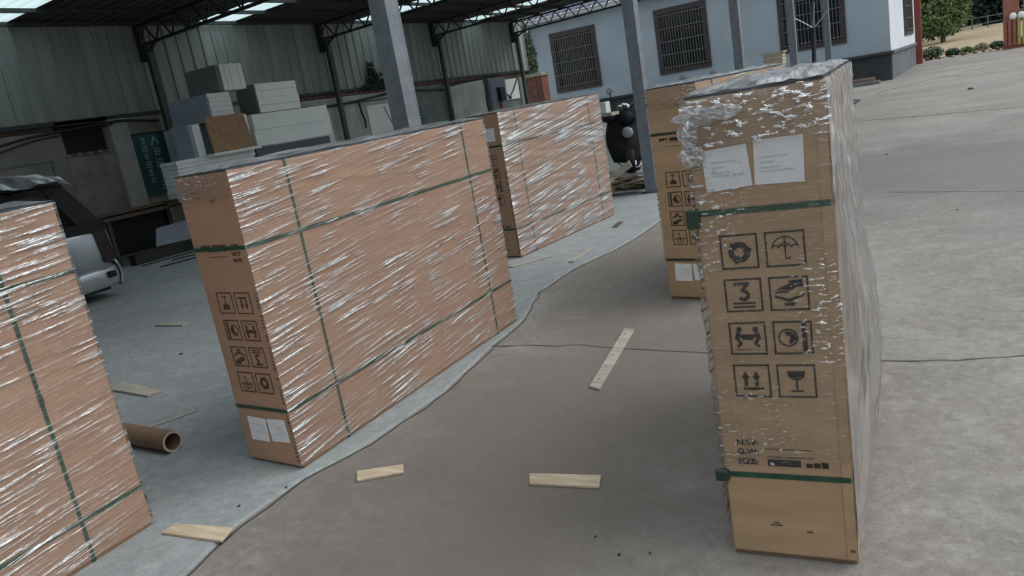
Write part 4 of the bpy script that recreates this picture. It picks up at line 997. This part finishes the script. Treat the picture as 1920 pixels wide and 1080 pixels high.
bl = sroot('wall_far', (-10.8, 33, 0))
BX0, BX1, BY = -18.45, -3.25, 33.0
WN = [(-17.36, -15.05), (-12.25, -9.98), (-7.17, -4.73)]; WZ = (1.63, 4.32)
def fseg(x0, x1, z0, z1): return struct('wall_panel', B().box(x0, BY, z0, x1, BY+.24, z1), 'blue_wall', bl)
fseg(BX0, BX1, 1.06, WZ[0]); fseg(BX0, BX1, WZ[1], 4.86)
xs = [BX0]+[v for w_ in WN for v in w_]+[BX1]
for i in range(0, len(xs), 2): fseg(xs[i], xs[i+1], WZ[0], WZ[1])
struct('corner_strip', B().box(BX1, BY+.002, 1.06, BX1+.012, BY+.24, 4.86), 'side_wall_lit', bl)
struct('plinth', B().box(BX0, BY-.02, 0, BX1+.0, BY+.24, .96), 'plinth', bl)
struct('plinth_ledge', B().box(BX0, BY-.12, .96, BX1+.1, BY+.24, 1.06), 'plinth', bl)
struct('plinth_side', B().box(BX1-.24, BY+.24, 0, BX1+.02, 44, .96), 'plinth_side', bl)
struct('ledge_side', B().box(BX1-.24, BY+.24, .96, BX1+.1, 44, 1.06), 'plinth_side', bl)
sd = sroot('wall_right', (-3.3, 38, 0))
def sseg(y0, y1, z0, z1): return struct('wall_panel', B().box(BX1-.24, y0, z0, BX1+.012, y1, z1), 'side_wall_lit', sd)
sseg(BY+.24, 38.5, 1.06, 4.86); sseg(42.6, 44, 1.06, 4.86); sseg(38.5, 42.6, 1.06, 1.5); sseg(38.5, 42.6, 4.0, 4.86)
def window(name, p0, p1, z0, z1, nrm, nb):
    """p0,p1 xy ends; nrm outward xy"""
    p0, p1, n_ = Vector(p0), Vector(p1), Vector(nrm); d = (p1-p0).normalized(); L_ = (p1-p0).length
    mid = (p0+p1)/2; w = sroot(name, (mid.x, mid.y, z0))
    def bx(a, c_, za, zb, o0, o1, nm, m, par=w):
        q = [p0+d*a+n_*o0, p0+d*c_+n_*o0, p0+d*c_+n_*o1, p0+d*a+n_*o1]
        return struct(nm, B().hexa([(v.x, v.y, za) for v in q]+[(v.x, v.y, zb) for v in q]), m, par)
    f = .22
    fr_ = bx(0, f, z0, z1, -.1, .06, 'window_frame', 'win_frame'); bx(L_-f, L_, z0, z1, -.1, .06, 'window_frame', 'win_frame')
    bx(f, L_-f, z0, z0+f*.8, -.1, .06, 'window_frame', 'win_frame'); bx(f, L_-f, z1-f, z1, -.1, .06, 'window_frame', 'win_frame')
    bx(f, L_/2-.03, z0+f*.8, z1-f, -.1, -.08, 'pane', 'winglass'); bx(L_/2+.03, L_-f, z0+f*.8, z1-f, -.1, -.08, 'pane', 'winglass')
    bx(L_/2-.03, L_/2+.03, z0+f*.8, z1-f, -.12, -.05, 'mullion', 'win_frame')
    bx(f, L_-f, (z0+z1)/2+.35, (z0+z1)/2+.42, -.1, -.05, 'transom', 'win_frame')
    for i in range(nb):
        a = f+.08+(L_-2*f-.16)*i/(nb-1); bx(a-.011, a+.011, z0+.12, z1-.2, .07, .092, 'window_bar', 'bar')
    for i in range(5):
        zz = z0+.25+(z1-z0-.55)*i/4; bx(.1, L_-.1, zz-.014, zz+.014, .093, .11, 'window_rail', 'bar')
    return w
for i, (a, c_) in enumerate(WN): window('window_%d' % (i+1), (a, BY), (c_, BY), WZ[0], WZ[1], (0, -1), 15)
window('window_4', (BX1, 38.5), (BX1, 42.6), 1.5, 4.0, (1, 0), 9)
struct('ceiling_slab', B().box(BX0, BY+.24, 4.7, BX1-.24, 44, 4.8), 'plinth', bl)
rb = sroot('trim_1', (-10.8, 32.6, 4.86))
struct('fascia', B().box(BX0-.35, BY-.55, 4.86, BX1+.4, BY+.3, 5.02), 'trim_white', rb)
struct('fascia_side', B().box(BX1-.1, BY+.3, 4.86, BX1+.4, 44.3, 5.02), 'trim_white', rb)
for i in range(5): struct('corbel', B().box(BX0-.42+.075*i, BY-.30+.02*i, 4.66-.26*i, BX0-.06+.07*i, BY+.05, 4.86-.26*i), 'trim_white', rb)
x = BX0-.4
while x < BX1+.4:
    b = B(); ys_ = (BY-.72, BY+5.3); zs_ = (5.03, 6.6)
    prof = [(0, 0), (.06, 0), (.10, .07), (.20, .07), (.24, 0), (.30, 0)]
    for (a, h), (c_, k_) in zip(prof, prof[1:]): b.quad((x+a, ys_[0], zs_[0]+h), (x+c_, ys_[0], zs_[0]+k_), (x+c_, ys_[1], zs_[1]+k_), (x+a, ys_[1], zs_[1]+h))
    struct('roof_sheet', b, 'roof_blue', rb, thick=.01); x += .30

t = thing('wooden_crate', 'small pale wooden crate on a stand in front of the blue wall', 'crate', (-5.0, 22.1, 0))
for x0, y0, x1, y1 in ((-5.26, 22.0, -4.76, 22.03), (-5.26, 22.37, -4.76, 22.4), (-5.26, 22.03, -5.23, 22.37), (-4.79, 22.03, -4.76, 22.37)):
    for k in range(3): obj('slat', B().box(x0, y0, 1.36+k*.1, x1, y1, 1.445+k*.1), 'wood', t)
obj('lid', B().box(-5.30, 21.97, 1.66, -4.72, 22.43, 1.70), 'wood', t)
obj('stand', B().box(-5.15, 22.1, 0, -4.87, 22.3, 1.36), 'wood_brown', t)
t = thing('tool_pole', 'slim dark pole tied between the two farthest slim posts', 'pole', (-3.98, 22.0, 0))
obj('pole', B().tube([(-4.0, 22, 0), (-3.97, 22, 1.4), (-3.93, 22, 2.15)], .055, 8), 'navy', t)
obj('upper_pole', B().tube([(-3.93, 22, 2.15), (-3.88, 22, 2.75)], .03, 8), 'cabinet', t)
swag('tie_line', [(-4.2, 20.8, 2.45), (-4.05, 21.5, 2.28), (-3.93, 22, 2.12)], .012, 'pale cord from the slim post down to the dark pole', 'foam', 'cord')
swag('tie_line', [(-3.93, 22, 2.12), (-4.0, 23.6, 2.35), (-4.15, 25.5, 2.62)], .014, 'blue cord from the dark pole up to the farthest slim post', 'roof_blue', 'cord')
tag(obj('drain_pipe', B().tube([(-6.4, 32.5, .12), (-3.75, 32.1, .12)], .12, 14), 'wood_brown', smooth=True), 'dark rusty pipe lying along the foot of the blue building', 'pipe')
tag(obj('kerb_stone', B().box(-6.4, 31.3, 0, -3.5, 31.7, .12), 'plinth_side'), 'low kerb in front of the rusty pipe by the building', 'kerb')
b = B().grid(lambda u, v: (-4.6+1.45*u, 22.55+1.35*v, .02+.16*math.sin(math.pi*u)**.6*math.sin(math.pi*v)**.6*(1+.8*N(u*5, v*5))), 18, 14)
tag(obj('black_heap', b, 'dark', smooth=True), 'low crumpled black heap on the ground past the wrapped right carton', 'sheet')  # low black bumpy mound

# ------------------------------------------------------------------ background right
tag(obj('red_pole', B().box(-3.42, 44.6, 0, -3.0, 44.95, 6.5), 'red'), 'tall red pole at the far corner of the blue building', 'pole')
fb_ = B().grid(lambda u, v: (-60+120*u, 47.2+70*v, -.02+1.5*(v**.55)*(1+.25*N(u*8, v*3))+.012*(-60+120*u)), 60, 24)
fo = obj('floor_field', fb_, 'field', smooth=True); fo['kind'] = 'structure'
def fz(x, y): v = (y-47.2)/70; return -.02+1.5*(max(v, 0)**.55)+.012*x
def tree(label, x, y, h, r_, n, s, m, seed, name='leafy_tree', cs=6, low=.25):
    z0 = fz(x, y); t = thing(name, label, 'tree', (x, y, z0))
    obj('trunk', B().tube([(x, y, z0-.1), (x+.05, y, z0+h*.35), (x, y+.1, z0+h*.8)], [.16, .12, .04], 8), 'bark', t)
    b = B(); rr = random.Random(seed)
    for i in range(cs):
        a = rr.uniform(0, 6.28); q = rr.uniform(0, .55)*r_; zc = z0+h*rr.uniform(low+.1, .88)
        leaves(b, (x+q*math.cos(a), y+q*math.sin(a), zc), (r_*.62, r_*.62, h*.2), n//cs, s, seed*10+i)
    obj('foliage', b, m, t); return t
tree('light green broad tree right of the red pole', -2.9, 62, 7.0, 2.6, 8200, .17, 'leaf2', 1, cs=14, low=.12)
tree('light green tree behind the pole, nearest the building', -5.6, 67, 8.0, 2.6, 5200, .19, 'leaf2', 2, cs=12, low=.06)
tree('mid green tree filling the gap above the dry field', -5.0, 80, 9.0, 3.4, 7200, .24, 'leaf', 3, cs=16, low=.0)
for i, (x, y, h, r_, la) in enumerate([(.6, 85, 8.5, 2.6, 'dark evergreen beyond the dry field, nearest the gate pillar'), (4.2, 93, 9, 3.2, 'dark evergreen directly behind the gate pillar'), (10.5, 92, 9, 3.2, 'dark evergreen beyond the gate, right of the pillar'), (-10.5, 95, 10, 4, 'dark tree far behind the blue building'), (-3.0, 100, 10, 4.5, 'dark tree in the far row, seen between the light green trees')]):
    tree(la, x, y, h, r_, 7600, .34, 'leaf3', 20+i, cs=18, low=-.06)
hr = random.Random(5)
for i, (x, y, r_, m, la) in enumerate([(-2.75, 48.0, .55, 'leaf', 'dark green shrub at the foot of the red pole'), (-1.85, 48.2, .33, 'leaf', 'low shrub on the field edge, second from the red pole'), (-1.2, 48.1, .3, 'leaf2', 'pale low shrub on the field edge in the middle'), (-.55, 48.5, .34, 'field', 'dry brown bush on the field edge'), (.15, 48.2, .34, 'leaf', 'low green bush left of the gate'), (.95, 48.2, .44, 'leaf', 'green bush beside the gate fence')]):
    b = B(); leaves(b, (x, y, r_*.6), (r_, r_*.6, r_*.62), 420, .09, 60+i)
    t = thing('roadside_shrub', la, 'shrub', (x, y, 0)); obj('foliage', b, m, t); obj('stem', B().tube([(x, y, 0), (x, y, r_*.6)], .02, 5), 'bark', t)
for i in range(14):
    x = -3.0+i*.26+hr.uniform(-.1, .1); s = hr.uniform(.08, .17)
    tag(obj('rubble_stone', B().lathe((x, 47.35+hr.uniform(-.2, .3), s*.5), (hr.random(), hr.random(), 1), [(-s*.5, s*.4), (-s*.1, s*.9), (s*.3, s*.7), (s*.5, s*.3)], 7), 'plaster_w' if i % 2 else 'brick2'), 'pale rubble stone on the verge at the end of the road', 'stone', 'rubble stones along the verge')
b = B(); 
t = thing('field_fence', 'grey low fence line along the back of the dry field', 'fence', (-2, 76, fz(-2, 76)))
for i in range(12): x = -7+i*1.1; obj('fence_post', B().box(x, 75.95, fz(x, 76)-.1, x+.1, 76.05, fz(x, 76)+1.0), 'plinth_side', t)
for k in (.4, .9): obj('fence_rail', B().bar((-7, 76, fz(-7, 76)+k), (5.2, 76, fz(5.2, 76)+k), .06, .08), 'plinth_side', t)
t = thing('gate_fence', 'red-brown picket fence with faded yellow boards at the yard gate', 'fence', (1.6, 46.1, 0))
for i in range(14):
    x = .42+i*.19; obj('picket', B().box(x, 46.0, .15, x+.13, 46.06, 1.38), 'yellow' if i in (3, 4, 6) else 'rust', t)
obj('fence_rail', B().box(.4, 46.06, 1.25, 3.1, 46.12, 1.35), 'rust', t); obj('fence_rail', B().box(.4, 46.06, .0, 3.1, 46.16, .3), 'red', t)
t = thing('gate_pillar', 'thick red-brown gate pillar at the upper right corner', 'pillar', (.75, 46.6, 0))
obj('shaft', B().box(.42, 46.3, 0, 1.08, 46.9, 4.2), 'rust', t); obj('cap', B().box(.32, 46.2, 4.2, 1.18, 47.0, 4.35), 'plaster', t)
for i, (x, la) in enumerate([(.72, 'white sack on top of the gate fence, left one'), (1.05, 'white sack on top of the gate fence, middle one'), (1.4, 'white sack on top of the gate fence, right one')]):
    tag(obj('white_sack', B().lathe((x+.1, 46.03, 1.36), (0, 0, 1), [(0, .11), (.05, .15), (.2, .15), (.3, .08)], 10), 'foam', smooth=True), la, 'sack')
tag(obj('blue_sign', B().box(1.25, 46.5, 1.75, 2.6, 46.56, 2.6).box(1.3, 46.5, 0, 1.36, 46.56, 1.75).box(2.5, 46.5, 0, 2.56, 46.56, 1.75), mat('blue_sign_paint', (.16, .30, .50))), 'blue board on legs beside the gate pillar', 'sign')
